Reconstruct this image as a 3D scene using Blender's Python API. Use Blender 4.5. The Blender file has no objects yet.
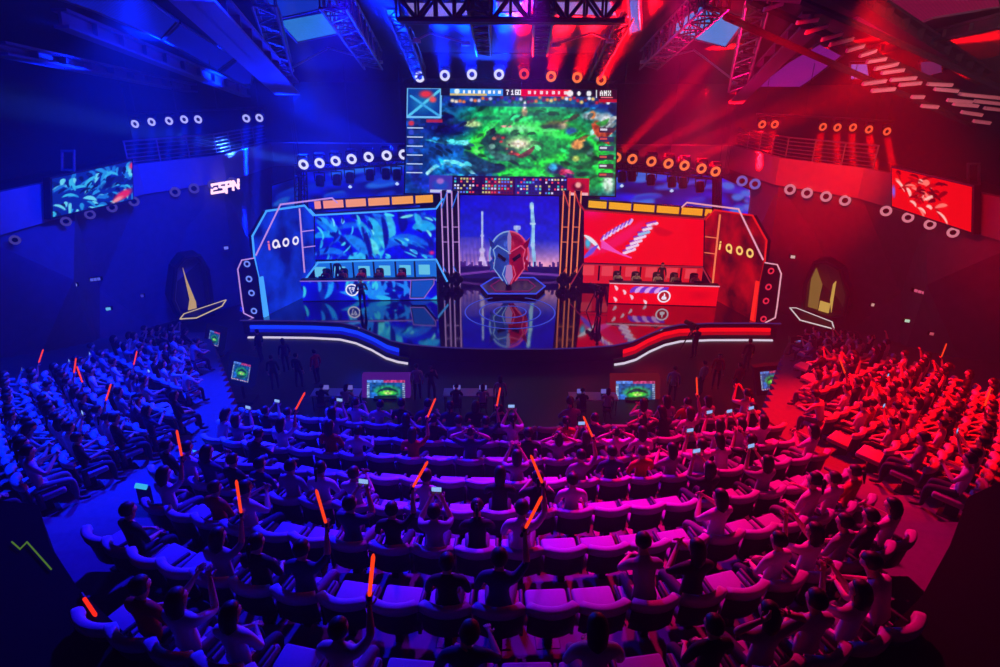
import bpy, bmesh, math, random
import numpy as np
from mathutils import Vector, Matrix, Euler
random.seed(7)
V = Vector
R = math.radians
SC = bpy.context.scene
COL = SC.collection
PI = math.pi

# ------------------------------------------------------------------ camera
CAMZ = 12.8
F = 600.0
PITCH = 22.9
cam_d = bpy.data.cameras.new('camera')
cam_d.sensor_width = 36.0
cam_d.lens = F * 36.0 / 1000.0
cam_d.clip_end = 300
cam = bpy.data.objects.new('camera', cam_d)
COL.objects.link(cam)
CM = Matrix.Rotation(R(90 - PITCH), 3, 'X') @ Matrix.Rotation(R(0.32), 3, 'Z')
cam.location = (0, 0, CAMZ)
cam.rotation_euler = CM.to_euler()
SC.camera = cam
EYE = V((0, 0, CAMZ))


def ray(px, py):
    return CM @ V(((px - 500) / F, (333.5 - py) / F, -1.0))


def at_y(px, py, y):
    d = ray(px, py)
    return EYE + d * (y / d.y)


def at_z(px, py, z):
    d = ray(px, py)
    return EYE + d * ((z - CAMZ) / d.z)


def on_plane(px, py, p0, n):
    d = ray(px, py)
    return EYE + d * ((V(p0) - EYE).dot(n) / d.dot(n))


def project(p):
    q = CM.transposed() @ (V(p) - EYE)
    if q.z > -0.2:
        return (-9999, -9999, 0.1)
    return (500 + F * q.x / -q.z, 333.5 - F * q.y / -q.z, -q.z)


# ------------------------------------------------------------------ materials
def lin(c):
    return tuple((x / 12.92 if x <= 0.04045 else ((x + 0.055) / 1.055) ** 2.4) for x in [v / 255.0 for v in c])


MATS = {}


def mat(name, rgb, rough=0.6, metal=0.0, var=0.12, scale=18.0, spec=0.4, bump=0.0):
    if name in MATS:
        return MATS[name]
    m = bpy.data.materials.new(name)
    m.use_nodes = True
    nt = m.node_tree
    b = nt.nodes['Principled BSDF']
    c = lin(rgb)
    tc = nt.nodes.new('ShaderNodeTexCoord')
    no = nt.nodes.new('ShaderNodeTexNoise')
    no.inputs['Scale'].default_value = scale
    no.inputs['Detail'].default_value = 3
    nt.links.new(tc.outputs['Object'], no.inputs['Vector'])
    mx = nt.nodes.new('ShaderNodeMixRGB')
    mx.inputs['Color1'].default_value = tuple(x * (1 - var) for x in c) + (1,)
    mx.inputs['Color2'].default_value = tuple(min(1, x * (1 + var)) for x in c) + (1,)
    nt.links.new(no.outputs['Fac'], mx.inputs['Fac'])
    nt.links.new(mx.outputs['Color'], b.inputs['Base Color'])
    b.inputs['Roughness'].default_value = rough
    b.inputs['Metallic'].default_value = metal
    b.inputs['Specular IOR Level'].default_value = spec
    if bump:
        bp = nt.nodes.new('ShaderNodeBump')
        bp.inputs['Strength'].default_value = bump
        bp.inputs['Distance'].default_value = 0.02
        nt.links.new(no.outputs['Fac'], bp.inputs['Height'])
        nt.links.new(bp.outputs['Normal'], b.inputs['Normal'])
    MATS[name] = m
    return m


def emis(name, rgb, strength=1.0, sample=False):
    if name in MATS:
        return MATS[name]
    m = bpy.data.materials.new(name)
    m.use_nodes = True
    nt = m.node_tree
    for n in list(nt.nodes):
        nt.nodes.remove(n)
    o = nt.nodes.new('ShaderNodeOutputMaterial')
    e = nt.nodes.new('ShaderNodeEmission')
    e.inputs['Color'].default_value = lin(rgb) + (1,)
    e.inputs['Strength'].default_value = strength
    nt.links.new(e.outputs[0], o.inputs['Surface'])
    if not sample:
        m.cycles.emission_sampling = 'NONE'
    MATS[name] = m
    return m


def led_mat(strength=1.0):
    k = 'led_picture_%.2f' % strength
    if k in MATS:
        return MATS[k]
    m = bpy.data.materials.new(k)
    m.use_nodes = True
    nt = m.node_tree
    for n in list(nt.nodes):
        nt.nodes.remove(n)
    o = nt.nodes.new('ShaderNodeOutputMaterial')
    e = nt.nodes.new('ShaderNodeEmission')
    a = nt.nodes.new('ShaderNodeVertexColor')
    a.layer_name = 'Picture'
    nt.links.new(a.outputs['Color'], e.inputs['Color'])
    e.inputs['Strength'].default_value = strength
    nt.links.new(e.outputs[0], o.inputs['Surface'])
    m.cycles.emission_sampling = 'NONE'
    MATS[k] = m
    return m


# ------------------------------------------------------------------ mesh helpers
class MB:
    def __init__(s):
        s.v, s.f, s.m = [], [], []

    def add(s, vs, fs, mi=0):
        b = len(s.v)
        s.v += [tuple(v) for v in vs]
        s.f += [tuple(i + b for i in f) for f in fs]
        s.m += [mi] * len(fs)

    def box(s, c, size, rot=None, mi=0, bev=0.0):
        hx, hy, hz = [x / 2 for x in size]
        c = V(c)
        if bev <= 0:
            vs = [V((x, y, z)) for x in (-hx, hx) for y in (-hy, hy) for z in (-hz, hz)]
            fs = [(0, 1, 3, 2), (4, 6, 7, 5), (0, 4, 5, 1), (2, 3, 7, 6), (0, 2, 6, 4), (1, 5, 7, 3)]
        else:
            bm = bmesh.new()
            bmesh.ops.create_cube(bm, size=1.0)
            for v in bm.verts:
                v.co = V((v.co.x * size[0], v.co.y * size[1], v.co.z * size[2]))
            bmesh.ops.bevel(bm, geom=list(bm.edges), offset=bev, segments=2, affect='EDGES', profile=0.5)
            bm.verts.index_update()
            vs = [v.co.copy() for v in bm.verts]
            fs = [tuple(v.index for v in f.verts) for f in bm.faces]
            bm.free()
        if rot is not None:
            vs = [rot @ v for v in vs]
        s.add([v + c for v in vs], fs, mi)
        return s

    def tube(s, p, q, r, n=8, mi=0, r2=None):
        p, q = V(p), V(q)
        d = (q - p)
        if d.length < 1e-6:
            return s
        d.normalize()
        u = d.orthogonal().normalized()
        w = d.cross(u)
        r2 = r if r2 is None else r2
        vs = []
        for k, (c, rr) in enumerate(((p, r), (q, r2))):
            for i in range(n):
                a = 2 * PI * i / n
                vs.append(c + (u * math.cos(a) + w * math.sin(a)) * rr)
        fs = [(i, (i + 1) % n, n + (i + 1) % n, n + i) for i in range(n)]
        fs += [tuple(range(n - 1, -1, -1)), tuple(range(n, 2 * n))]
        s.add(vs, fs, mi)
        return s

    def path(s, pts, r, n=6, mi=0, closed=False):
        k = len(pts)
        for i in range(k if closed else k - 1):
            a, b = V(pts[i]), V(pts[(i + 1) % k])
            e = (b - a).normalized() * r * 0.6
            s.tube(a - e, b + e, r, n, mi)
        return s

    def prism(s, poly, ext, mi=0):
        """poly: 3D loop, ext: extrusion vector."""
        n = len(poly)
        ext = V(ext)
        vs = [V(p) for p in poly] + [V(p) + ext for p in poly]
        fs = [tuple(range(n)), tuple(range(2 * n - 1, n - 1, -1))]
        fs += [(i, n + i, n + (i + 1) % n, (i + 1) % n) for i in range(n)]
        s.add(vs, fs, mi)
        return s

    def torus(s, c, axis, r, t, n=24, m=8, mi=0, flat=1.0):
        c, axis = V(c), V(axis).normalized()
        u = axis.orthogonal().normalized()
        w = axis.cross(u)
        vs, fs = [], []
        for i in range(n):
            a = 2 * PI * i / n
            e = u * math.cos(a) + w * math.sin(a)
            for j in range(m):
                b = 2 * PI * j / m
                vs.append(c + e * (r + t * math.cos(b)) + axis * (t * flat * math.sin(b)))
        for i in range(n):
            for j in range(m):
                fs.append((i * m + j, ((i + 1) % n) * m + j, ((i + 1) % n) * m + (j + 1) % m, i * m + (j + 1) % m))
        s.add(vs, fs, mi)
        return s

    def lathe(s, c, axis, prof, n=16, mi=0):
        """prof: list of (radius, height along axis)."""
        c, axis = V(c), V(axis).normalized()
        u = axis.orthogonal().normalized()
        w = axis.cross(u)
        vs, fs = [], []
        for (r, h) in prof:
            for i in range(n):
                a = 2 * PI * i / n
                vs.append(c + axis * h + (u * math.cos(a) + w * math.sin(a)) * r)
        for k in range(len(prof) - 1):
            for i in range(n):
                fs.append((k * n + i, k * n + (i + 1) % n, (k + 1) * n + (i + 1) % n, (k + 1) * n + i))
        fs.append(tuple(range(n - 1, -1, -1)))
        b = (len(prof) - 1) * n
        fs.append(tuple(range(b, b + n)))
        s.add(vs, fs, mi)
        return s

    def ball(s, c, rad, nu=10, nv=7, mi=0):
        c = V(c)
        rx, ry, rz = rad if not isinstance(rad, (int, float)) else (rad,) * 3
        vs = [c + V((0, 0, -rz))]
        for j in range(1, nv):
            t = -PI / 2 + PI * j / nv
            for i in range(nu):
                a = 2 * PI * i / nu
                vs.append(c + V((rx * math.cos(t) * math.cos(a), ry * math.cos(t) * math.sin(a), rz * math.sin(t))))
        vs.append(c + V((0, 0, rz)))
        fs = [(0, 1 + (i + 1) % nu, 1 + i) for i in range(nu)]
        for j in range(nv - 2):
            for i in range(nu):
                fs.append((1 + j * nu + i, 1 + j * nu + (i + 1) % nu, 1 + (j + 1) * nu + (i + 1) % nu, 1 + (j + 1) * nu + i))
        t = len(vs) - 1
        fs += [(t, 1 + (nv - 2) * nu + i, 1 + (nv - 2) * nu + (i + 1) % nu) for i in range(nu)]
        s.add(vs, fs, mi)
        return s

    def mesh(s, name, mats, smooth=False):
        me = bpy.data.meshes.new(name)
        me.from_pydata(s.v, [], s.f)
        for m in (mats if isinstance(mats, (list, tuple)) else [mats]):
            me.materials.append(m)
        me.polygons.foreach_set('material_index', s.m)
        if smooth:
            me.polygons.foreach_set('use_smooth', [True] * len(s.f))
        bm = bmesh.new()
        bm.from_mesh(me)
        bmesh.ops.recalc_face_normals(bm, faces=bm.faces)
        bm.to_mesh(me)
        bm.free()
        me.update()
        return me


def put(name, me, parent=None, loc=None):
    o = bpy.data.objects.new(name, me)
    COL.objects.link(o)
    if parent is not None:
        o.parent = parent
        if loc is None:
            # geometry given in world coordinates: keep it there
            o.matrix_parent_inverse = root_matrix(parent).inverted()
    if loc is not None:
        o.location = loc
    return o


def root_matrix(o):
    m = o.matrix_basis.copy()
    if o.parent is not None:
        m = root_matrix(o.parent) @ o.matrix_parent_inverse @ m
    return m


def part(name, mb, mats, parent, smooth=False, world=True):
    me = mb.mesh(name, mats, smooth)
    return put(name, me, parent, None if world else (0, 0, 0))


def tag(o, label, cat, group=None, kind=None):
    o['label'] = label
    o['category'] = cat
    if group:
        o['group'] = group
    if kind:
        o['kind'] = kind
    return o


def thing(name, label, cat, loc=(0, 0, 0), rz=0.0, group=None):
    o = bpy.data.objects.new(name, None)
    o.empty_display_size = 0.2
    COL.objects.link(o)
    o.location = loc
    o.rotation_euler = (0, 0, rz)
    return tag(o, label, cat, group)


def struct(name, mb, mats, smooth=False):
    o = part(name, mb, mats, None, smooth)
    o['kind'] = 'structure'
    return o


KIDS = {}


def copy_tree(o, kids, loc=None, rot=None):
    """o: a thing; kids: list of (child, [grandchildren])."""
    r = o.copy()
    COL.objects.link(r)
    if loc is not None:
        r.location = loc
    if rot is not None:
        r.rotation_euler = rot
    out = []
    for ch, gr in kids:
        c = ch.copy()
        COL.objects.link(c)
        c.parent = r
        for g in gr:
            d = g.copy()
            COL.objects.link(d)
            d.parent = c
        out.append(c)
    return r, out


ORD = ['zeroth', 'first', 'second', 'third', 'fourth', 'fifth', 'sixth', 'seventh', 'eighth', 'ninth', 'tenth', 'eleventh', 'twelfth',
       'thirteenth', 'fourteenth', 'fifteenth', 'sixteenth', 'seventeenth', 'eighteenth', 'nineteenth', 'twentieth']


def ordinal(n):
    if n <= 20:
        return ORD[n]
    tens = {2: 'twenty', 3: 'thirty', 4: 'forty', 5: 'fifty', 6: 'sixty'}[n // 10]
    if n % 10 == 0:
        return tens[:-1] + 'ieth'
    return tens + '-' + ORD[n % 10]


# ------------------------------------------------------------------ LED pictures
class Canvas:
    def __init__(s, w, h, rgb=(0, 0, 0)):
        s.w, s.h = w, h
        s.a = np.zeros((h, w, 3)) + np.array(rgb, float)
        s.yy, s.xx = np.mgrid[0:h, 0:w] + 0.5

    def blend(s, mask, rgb):
        mask = np.clip(mask, 0, 1)[..., None]
        s.a = s.a * (1 - mask) + np.array(rgb, float) * mask
        return s

    def ell(s, x, y, rx, ry, rgb, soft=0.15, op=1.0, rot=0):
        c, n = math.cos(R(rot)), math.sin(R(rot))
        dx, dy = s.xx - x, s.yy - y
        u, v = dx * c + dy * n, -dx * n + dy * c
        d = np.sqrt((u / rx) ** 2 + (v / ry) ** 2)
        return s.blend(op * (1 - (d - (1 - soft)) / max(soft, 1e-3)), rgb)

    def rect(s, x0, y0, x1, y1, rgb, op=1.0):
        return s.blend(op * ((s.xx >= x0) & (s.xx < x1) & (s.yy >= y0) & (s.yy < y1)).astype(float), rgb)

    def line(s, pts, wd, rgb, op=1.0, soft=0.6, taper=False):
        n = len(pts) - 1
        for k in range(n):
            (x0, y0), (x1, y1) = pts[k], pts[k + 1]
            dx, dy = x1 - x0, y1 - y0
            L = max(1e-6, dx * dx + dy * dy)
            t = np.clip(((s.xx - x0) * dx + (s.yy - y0) * dy) / L, 0, 1)
            d = np.hypot(s.xx - x0 - t * dx, s.yy - y0 - t * dy)
            w = wd
            if taper:
                g = (k + t) / n
                w = wd * np.sin(np.clip(g, 0.02, 0.98) * PI) ** 0.7
            s.blend(op * (1 - (d - w) / soft), rgb)
        return s

    def curve(s, p0, p1, p2, wd, rgb, op=1.0, taper=True, soft=0.8, n=8):
        pts = []
        for i in range(n + 1):
            t = i / n
            pts.append(tuple((1 - t) ** 2 * a + 2 * t * (1 - t) * b + t * t * c for a, b, c in zip(p0, p1, p2)))
        return s.line(pts, wd, rgb, op, soft, taper)

    def grad(s, top, bot, y0=0, y1=None):
        y1 = s.h if y1 is None else y1
        t = np.clip((s.yy - y0) / (y1 - y0), 0, 1)[..., None]
        s.a = np.array(top, float) * (1 - t) + np.array(bot, float) * t
        return s

    def noise(s, amp, sc=6, seed=0, sy=None):
        rng = np.random.default_rng(seed)
        sy = sy or sc
        gw, gh = int(s.w / sc) + 3, int(s.h / sy) + 3
        g = rng.random((gh, gw, 1)) - 0.5
        fx, fy = s.xx / sc, s.yy / sy
        x0, y0 = fx.astype(int), fy.astype(int)
        tx, ty = (fx - x0)[..., None], (fy - y0)[..., None]
        tx, ty = tx * tx * (3 - 2 * tx), ty * ty * (3 - 2 * ty)
        n = (g[y0, x0] * (1 - tx) + g[y0, x0 + 1] * tx) * (1 - ty) + (g[y0 + 1, x0] * (1 - tx) + g[y0 + 1, x0 + 1] * tx) * ty
        s.a = np.clip(s.a * (1 + amp * 2 * n), 0, 255)
        return s

    FONT = {'A': '010101111101101', 'M': '101111111101101', 'X': '101101010101101', '0': '111101101101111', '1': '010110010010111',
            '2': '111001111100111', '3': '111001111001111', '4': '101101111001001', '7': '111001010010010', '6': '111100111101111',
            '8': '111101111101111', '9': '111101111001111', ':': '000010000010000'}

    def text(s, x, y, t, rgb):
        for ch in t:
            b = s.FONT.get(ch)
            if b:
                for i, q in enumerate(b):
                    if q == '1':
                        s.rect(x + i % 3, y + i // 3, x + i % 3 + 1, y + i // 3 + 1, rgb)
            x += 4
        return s


def led(name, TL, TR, BR, BL, cv, parent, strength=1.0):
    """the lit face of a screen: one quad per picture cell."""
    TL, TR, BR, BL = V(TL), V(TR), V(BR), V(BL)
    w, h = cv.w, cv.h
    gu = np.linspace(0, 1, w + 1)[None, :, None]
    gv = np.linspace(0, 1, h + 1)[:, None, None]
    P = (np.array(TL) * (1 - gu) + np.array(TR) * gu) * (1 - gv) + (np.array(BL) * (1 - gu) + np.array(BR) * gu) * gv
    vs = P.reshape(-1, 3)
    i = (np.arange(h)[:, None] * (w + 1) + np.arange(w)[None, :]).reshape(-1)
    fs = np.stack([i, i + w + 1, i + w + 2, i + 1], 1)
    me = bpy.data.meshes.new(name)
    me.from_pydata(vs.tolist(), [], fs.tolist())
    c = np.clip(cv.a, 0, 255).reshape(-1, 3) / 255.0
    c = np.where(c <= 0.04045, c / 12.92, ((c + 0.055) / 1.055) ** 2.4)
    c = np.concatenate([c, np.ones((len(c), 1))], 1)
    att = me.color_attributes.new('Picture', 'FLOAT_COLOR', 'CORNER')
    att.data.foreach_set('color', np.repeat(c, 4, axis=0).astype(np.float32).reshape(-1))
    me.materials.append(led_mat(strength))
    return put(name, me, parent)


def screen(name, label, cat, TL, TR, BR, BL, cv, strength=1.0, depth=0.25, frame=None, bez=0.08, group=None):
    """a hanging or standing display: cabinet behind, picture in front."""
    TL, TR, BR, BL = V(TL), V(TR), V(BR), V(BL)
    n = (TR - TL).cross(BL - TL).normalized()      # away from the viewer side?
    if n.dot(EYE - TL) < 0:
        n = -n
    t = thing(name, label, cat, tuple((BL + BR) / 2), group=group)
    cx = (TL + TR + BR + BL) / 4
    def grow(p):
        u, w = (TR - TL).normalized(), (TL - BL).normalized()
        return p + u * (bez if (p - cx).dot(u) > 0 else -bez) + w * (bez if (p - cx).dot(w) > 0 else -bez)
    mb = MB().prism([grow(p) - n * 0.02 for p in (TL, TR, BR, BL)], -n * depth)
    part('cabinet', mb, frame or mat('screen_cabinet_black', (14, 14, 18), 0.5), t)
    led('display', TL, TR, BR, BL, cv, t, strength)
    return t, n
# ------------------------------------------------------------------ the hall
SX = 0.55                                   # centre line of the stage
FL = 0.9                                    # stage floor height
Z_PTS = [(-3, 9.05), (4.0, 6.95), (12.4, 4.43), (21, 2.75), (26.5, 1.1), (30, 0.0)]


def zf(y):
    """height of the raked audience floor."""
    for (a, za), (b, zb) in zip(Z_PTS, Z_PTS[1:]):
        if y <= b:
            return za + (zb - za) * (y - a) / (b - a)
    return 0.0


M_wall = mat('wall_panel_dark', (92, 90, 100), 0.75, 0, 0.2, 2.5, 0.3, 0.25)
M_par = mat('parapet_plaster', (130, 128, 135), 0.8, 0, 0.1, 3.0)
M_dark = mat('hall_dark_paint', (48, 48, 56), 0.85, 0, 0.2, 2.0)
M_pit = mat('pit_floor_black', (34, 33, 38), 0.55, 0, 0.3, 4.0)
M_step = mat('audience_floor_carpet', (96, 96, 104), 0.9, 0, 0.2, 9.0)
M_black = mat('black_metal', (16, 16, 19), 0.45, 0.3)
M_blackpl = mat('black_plastic', (12, 12, 14), 0.5)
M_steel = mat('truss_steel', (120, 120, 128), 0.4, 0.6)
M_paint = mat('painted_beam', (110, 110, 122), 0.6)
M_white = mat('white_paint', (205, 205, 210), 0.6)

# floors
g = MB()
g.add([(-30, 12, 0), (30, 12, 0), (30, 48, 0), (-30, 48, 0)], [(0, 1, 2, 3)])
struct('floor', g, M_pit)
g = MB()


def inner(y):
    """inner edge of the side seating blocks: |x| as a function of y beyond the centre block."""
    if y < 13.9:
        return 0.0
    return 7.0 + (y - 13.9) * 0.56


ys = [-3 + 0.6 * i for i in range(56)]
def wall_x(y):
    return np.interp(y, [-4, 8, 21, 31, 34.6, 41], [21.6, 20.8, 19.8, 19.5, 16.0, 15.3])
for a, b in zip(ys, ys[1:]):
    m_ = (a + b) / 2
    z = zf(m_)
    i0 = inner(m_)
    for sx in (-1, 1):
        x0, x1 = sx * i0, sx * (wall_x(m_) + 0.3)
        z2 = zf(m_ + 0.6)
        g.add([(x0, a, z), (x1, a, z), (x1, b, z), (x0, b, z)], [(0, 1, 2, 3)])
        g.add([(x0, b, z), (x1, b, z), (x1, b, z2), (x0, b, z2)], [(0, 1, 2, 3)])
        if i0 > 0:
            g.add([(x0, a, z), (x0, b, z), (x0, b, -0.05), (x0, a, -0.05)], [(0, 1, 2, 3)])
    if inner(m_) == 0 and inner(m_ + 0.6) > 0:
        g.add([(-8, b, z), (8, b, z), (8, b, 0), (-8, b, 0)], [(0, 1, 2, 3)])
struct('floor_audience', g, M_step)

# side walls: big folded triangular panels, then the balcony parapet on top
PZ0, PZ1 = 7.5, 8.95


def side_wall(sx, nm):
    g = MB()
    cols = [(-4, 21.0), (8, 19.9), (15, 19.1), (21, 18.5), (25.6, 18.2), (30, 17.9), (34, 15.5), (37.5, 15.35), (41, 15.2)]
    foot = [(-4, 21.6), (8, 20.8), (15, 20.2), (21, 19.8), (26.5, 19.6), (31, 19.5), (34.6, 16.0), (37.5, 15.6), (41, 15.3)]
    top = [V((sx * x, y, PZ0)) for y, x in cols]
    bot = [V((sx * x, y, 0)) for y, x in foot]
    mids = []
    off = [0.0, 1.3, -0.9, 1.5, -1.1, 0.0, 0.4, 0.2]
    for k in range(len(cols) - 1):
        c = (top[k] + top[k + 1] + bot[k] + bot[k + 1]) / 4
        d = V((-sx, 0, 0))
        mids.append(c + d * off[k] + V((0, 0, (1.4 if k % 2 else -0.6))))
    for k in range(len(cols) - 1):
        m_ = mids[k]
        for tri in ((top[k], top[k + 1], m_), (top[k + 1], bot[k + 1], m_), (bot[k + 1], bot[k], m_), (bot[k], top[k], m_)):
            g.add(tri, [(0, 1, 2)])
    struct('wall_' + nm, g, M_wall)
    g = MB()
    pl = [V((sx * (x - 0.25), y, PZ0)) for y, x in cols]
    for a, b in zip(pl, pl[1:]):
        g.prism([a, b, b + V((0, 0, PZ1 - PZ0)), a + V((0, 0, PZ1 - PZ0))], (sx * 0.35, 0, 0))
    struct('trim_' + ('1' if sx < 0 else '2'), g, M_par)
    # balcony deck and outer wall above
    g = MB()
    g.prism([V((sx * 15.4, 46, PZ0)), V((sx * 27, 46, PZ0)), V((sx * 27, -4, PZ0)), V((sx * 21.5, -4, PZ0)), V((sx * 18.1, 30, PZ0)), V((sx * 15.7, 34, PZ0))], (0, 0, 0.15))
    struct('floor_balcony_' + nm, g, M_dark)
    g = MB()
    g.box((sx * 27.1, 21, 12.5), (0.2, 50, 11))
    struct('wall_upper_' + nm, g, M_dark)


side_wall(-1, 'left')
side_wall(1, 'right')
g = MB()
g.box((0, 46.2, 9), (54.4, 0.2, 18.2))
struct('wall_back', g, M_dark)
g = MB()
g.box((0, 41.15, 3.75), (30.8, 0.3, 7.5))
struct('wall_stage', g, M_wall)
g = MB()
g.box((0, 41.0, (PZ0 + PZ1) / 2), (30.6, 0.35, PZ1 - PZ0))
struct('trim_3', g, M_par)
g = MB()
g.box((0, 43.7, PZ0 + 0.05), (30.6, 5, 0.1))
struct('floor_balcony_stage', g, M_dark)

# ceiling: slopes up from the stage wall toward the audience
CY0, CZ0, CY1, CZ1 = 46.0, 12.6, -3.0, 20.2
CN = V((0, CZ1 - CZ0, CY0 - CY1)).normalized()
g = MB()
g.prism([(-27.2, CY0, CZ0), (27.2, CY0, CZ0), (27.2, CY1, CZ1), (-27.2, CY1, CZ1)], (0, 0, 0.2))
struct('ceiling', g, M_dark)


def ceil_pt(px, py, drop=0.0):
    return on_plane(px, py, (0, CY0, CZ0 - drop), CN)


# fabric ceiling panels; the light falling on them is painted as emission
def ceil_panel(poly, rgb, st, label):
    k = 'glow_painted_fabric_%d_%d_%d_%.2f' % (rgb + (st,))
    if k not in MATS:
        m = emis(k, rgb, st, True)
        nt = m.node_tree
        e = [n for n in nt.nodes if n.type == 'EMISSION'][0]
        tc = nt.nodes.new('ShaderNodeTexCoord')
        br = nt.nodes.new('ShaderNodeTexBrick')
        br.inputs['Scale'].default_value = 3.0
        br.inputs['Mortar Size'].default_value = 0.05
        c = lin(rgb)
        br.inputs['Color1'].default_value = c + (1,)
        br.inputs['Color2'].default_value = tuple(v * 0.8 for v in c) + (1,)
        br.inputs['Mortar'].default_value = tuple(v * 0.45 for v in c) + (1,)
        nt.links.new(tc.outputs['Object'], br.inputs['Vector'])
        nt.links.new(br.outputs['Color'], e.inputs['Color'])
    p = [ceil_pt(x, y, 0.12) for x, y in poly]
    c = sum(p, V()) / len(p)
    t = thing('ceiling_fabric_panel', label, 'ceiling panel', tuple(c), group='fabric ceiling panels with painted glow')
    part('panel_face', MB().prism(p, (0, 0, 0.05)), MATS[k], t)
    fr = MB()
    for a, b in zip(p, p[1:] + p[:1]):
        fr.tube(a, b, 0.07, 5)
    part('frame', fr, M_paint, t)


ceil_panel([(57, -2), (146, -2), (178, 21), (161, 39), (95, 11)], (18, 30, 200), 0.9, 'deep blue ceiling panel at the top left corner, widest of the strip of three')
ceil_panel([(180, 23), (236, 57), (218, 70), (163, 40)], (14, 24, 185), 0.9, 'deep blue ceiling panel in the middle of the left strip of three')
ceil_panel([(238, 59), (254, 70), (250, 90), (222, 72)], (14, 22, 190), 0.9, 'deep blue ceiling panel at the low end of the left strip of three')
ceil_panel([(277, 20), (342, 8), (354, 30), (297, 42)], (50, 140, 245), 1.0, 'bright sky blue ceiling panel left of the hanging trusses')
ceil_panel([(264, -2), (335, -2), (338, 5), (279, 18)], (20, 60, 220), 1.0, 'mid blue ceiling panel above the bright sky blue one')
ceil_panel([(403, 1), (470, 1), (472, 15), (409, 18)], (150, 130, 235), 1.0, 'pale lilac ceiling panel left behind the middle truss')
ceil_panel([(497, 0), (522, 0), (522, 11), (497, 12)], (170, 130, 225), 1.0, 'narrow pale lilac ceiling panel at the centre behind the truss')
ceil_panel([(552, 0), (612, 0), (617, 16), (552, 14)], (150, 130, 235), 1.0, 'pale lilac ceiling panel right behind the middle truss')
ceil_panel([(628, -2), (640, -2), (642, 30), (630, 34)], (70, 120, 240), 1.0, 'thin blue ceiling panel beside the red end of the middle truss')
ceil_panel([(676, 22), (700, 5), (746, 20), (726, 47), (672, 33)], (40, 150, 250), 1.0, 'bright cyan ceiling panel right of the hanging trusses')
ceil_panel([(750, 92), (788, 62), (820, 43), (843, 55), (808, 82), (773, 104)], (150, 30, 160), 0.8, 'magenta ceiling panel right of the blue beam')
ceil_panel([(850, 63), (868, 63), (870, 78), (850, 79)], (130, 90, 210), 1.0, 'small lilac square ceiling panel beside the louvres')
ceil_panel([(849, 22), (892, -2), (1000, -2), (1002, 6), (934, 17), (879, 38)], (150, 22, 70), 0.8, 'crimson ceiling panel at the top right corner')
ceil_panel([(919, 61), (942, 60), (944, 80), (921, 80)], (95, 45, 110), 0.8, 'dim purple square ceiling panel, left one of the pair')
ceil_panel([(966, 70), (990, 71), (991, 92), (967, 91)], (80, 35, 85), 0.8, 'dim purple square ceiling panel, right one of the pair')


# roof beams: (pixel, pixel, distances, half width)
def beam(a, b, ya, yb, w, h, label, m=None):
    p, q = at_y(a[0], a[1], ya), at_y(b[0], b[1], yb)
    d = (q - p).normalized()
    s = d.cross(V((0, 0, 1))).normalized()
    u = s.cross(d).normalized()
    t = thing('roof_beam', label, 'beam', tuple(p), group='roof beams')
    g = MB()
    for hh in (-1, 1):                                   # flanges
        c = u * (hh * h / 2)
        g.prism([p + c - s * w / 2, p + c + s * w / 2, q + c + s * w / 2, q + c - s * w / 2], u * (0.1 * -hh))
    part('flange', g, m or M_paint, t)
    g = MB().prism([p - u * h / 2 - s * 0.05, p + u * h / 2 - s * 0.05, q + u * h / 2 - s * 0.05, q - u * h / 2 - s * 0.05], s * 0.1)
    n = max(2, int((q - p).length / 1.6))
    for i in range(1, n):
        c = p.lerp(q, i / n)
        g.prism([c - u * h / 2 - s * w * .45, c + u * h / 2 - s * w * .45, c + u * h / 2 + s * w * .45, c - u * h / 2 + s * w * .45], d * 0.06)
    part('web', g, m or M_paint, t)


M_bb = mat('beam_blue_grey', (120, 125, 150), 0.55)
beam((190, -12), (287, 88), 20.5, 35, 1.3, 0.7, 'wide blue lit roof beam sloping down from the top left', M_bb)
beam((60, 18), (246, 92), 22, 38, 0.5, 0.6, 'dark roof beam under the strip of deep blue panels')
beam((-5, 48), (190, 88), 25, 40, 0.9, 0.5, 'dark curved edge beam low at the far left')
beam((812, 20), (736, 98), 24, 35, 0.7, 0.6, 'blue lit roof beam on the right below the bright cyan panel', mat('beam_dark_blue_grey', (70, 72, 100), .6))
beam((845, -10), (985, 78), 23, 33, 0.7, 0.6, 'dark red roof beam crossing the top right', M_dark)
beam((1005, 20), (868, 52), 24, 34, 0.4, 0.5, 'dark roof beam under the crimson panel', M_dark)


# louvre on the right: a long slanting row of pale slats
t = thing('ceiling_louvre', 'long row of pale slats in a dark frame slanting across the top right', 'louvre', tuple(at_y(760, 10, 22)))
sl, fr = MB(), MB()
rows = [((752, 0), (800, 4)), ((764, 12), (783, 6)), ((797, 25), (818, 22)), ((806, 35), (828, 28)), ((822, 42), (842, 36)), ((830, 47), (853, 41)),
        ((847, 53), (864, 48)), ((860, 58), (876, 53)), ((867, 64), (886, 61)), ((875, 71), (898, 66)), ((882, 75), (904, 72)), ((891, 82), (916, 80)), ((900, 87), (921, 85)),
        ((863, 86), (886, 83)), ((872, 93), (895, 91)), ((928, 86), (952, 87)), ((935, 91), (958, 93)), ((912, 99), (924, 99)), ((922, 108), (938, 109)), ((948, 102), (972, 104)),
        ((954, 106), (978, 108)), ((962, 114), (982, 117)), ((960, 96), (1000, 100)), ((975, 103), (1003, 106)), ((974, 123), (990, 125)), ((985, 110), (1004, 112))]
for i, (a, b) in enumerate(rows):
    yy = 22 + 0.4 * (a[0] - 752) / 20
    p, q = at_y(a[0], a[1], yy), at_y(b[0], b[1], yy)
    part('slat', MB().prism([p, q, q + V((0, 0.16, 0.03)), p + V((0, 0.16, 0.03))], (0, -0.06, 0.12)), mat('louvre_slat_pale', (235, 215, 220), 0.6), t)
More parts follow.
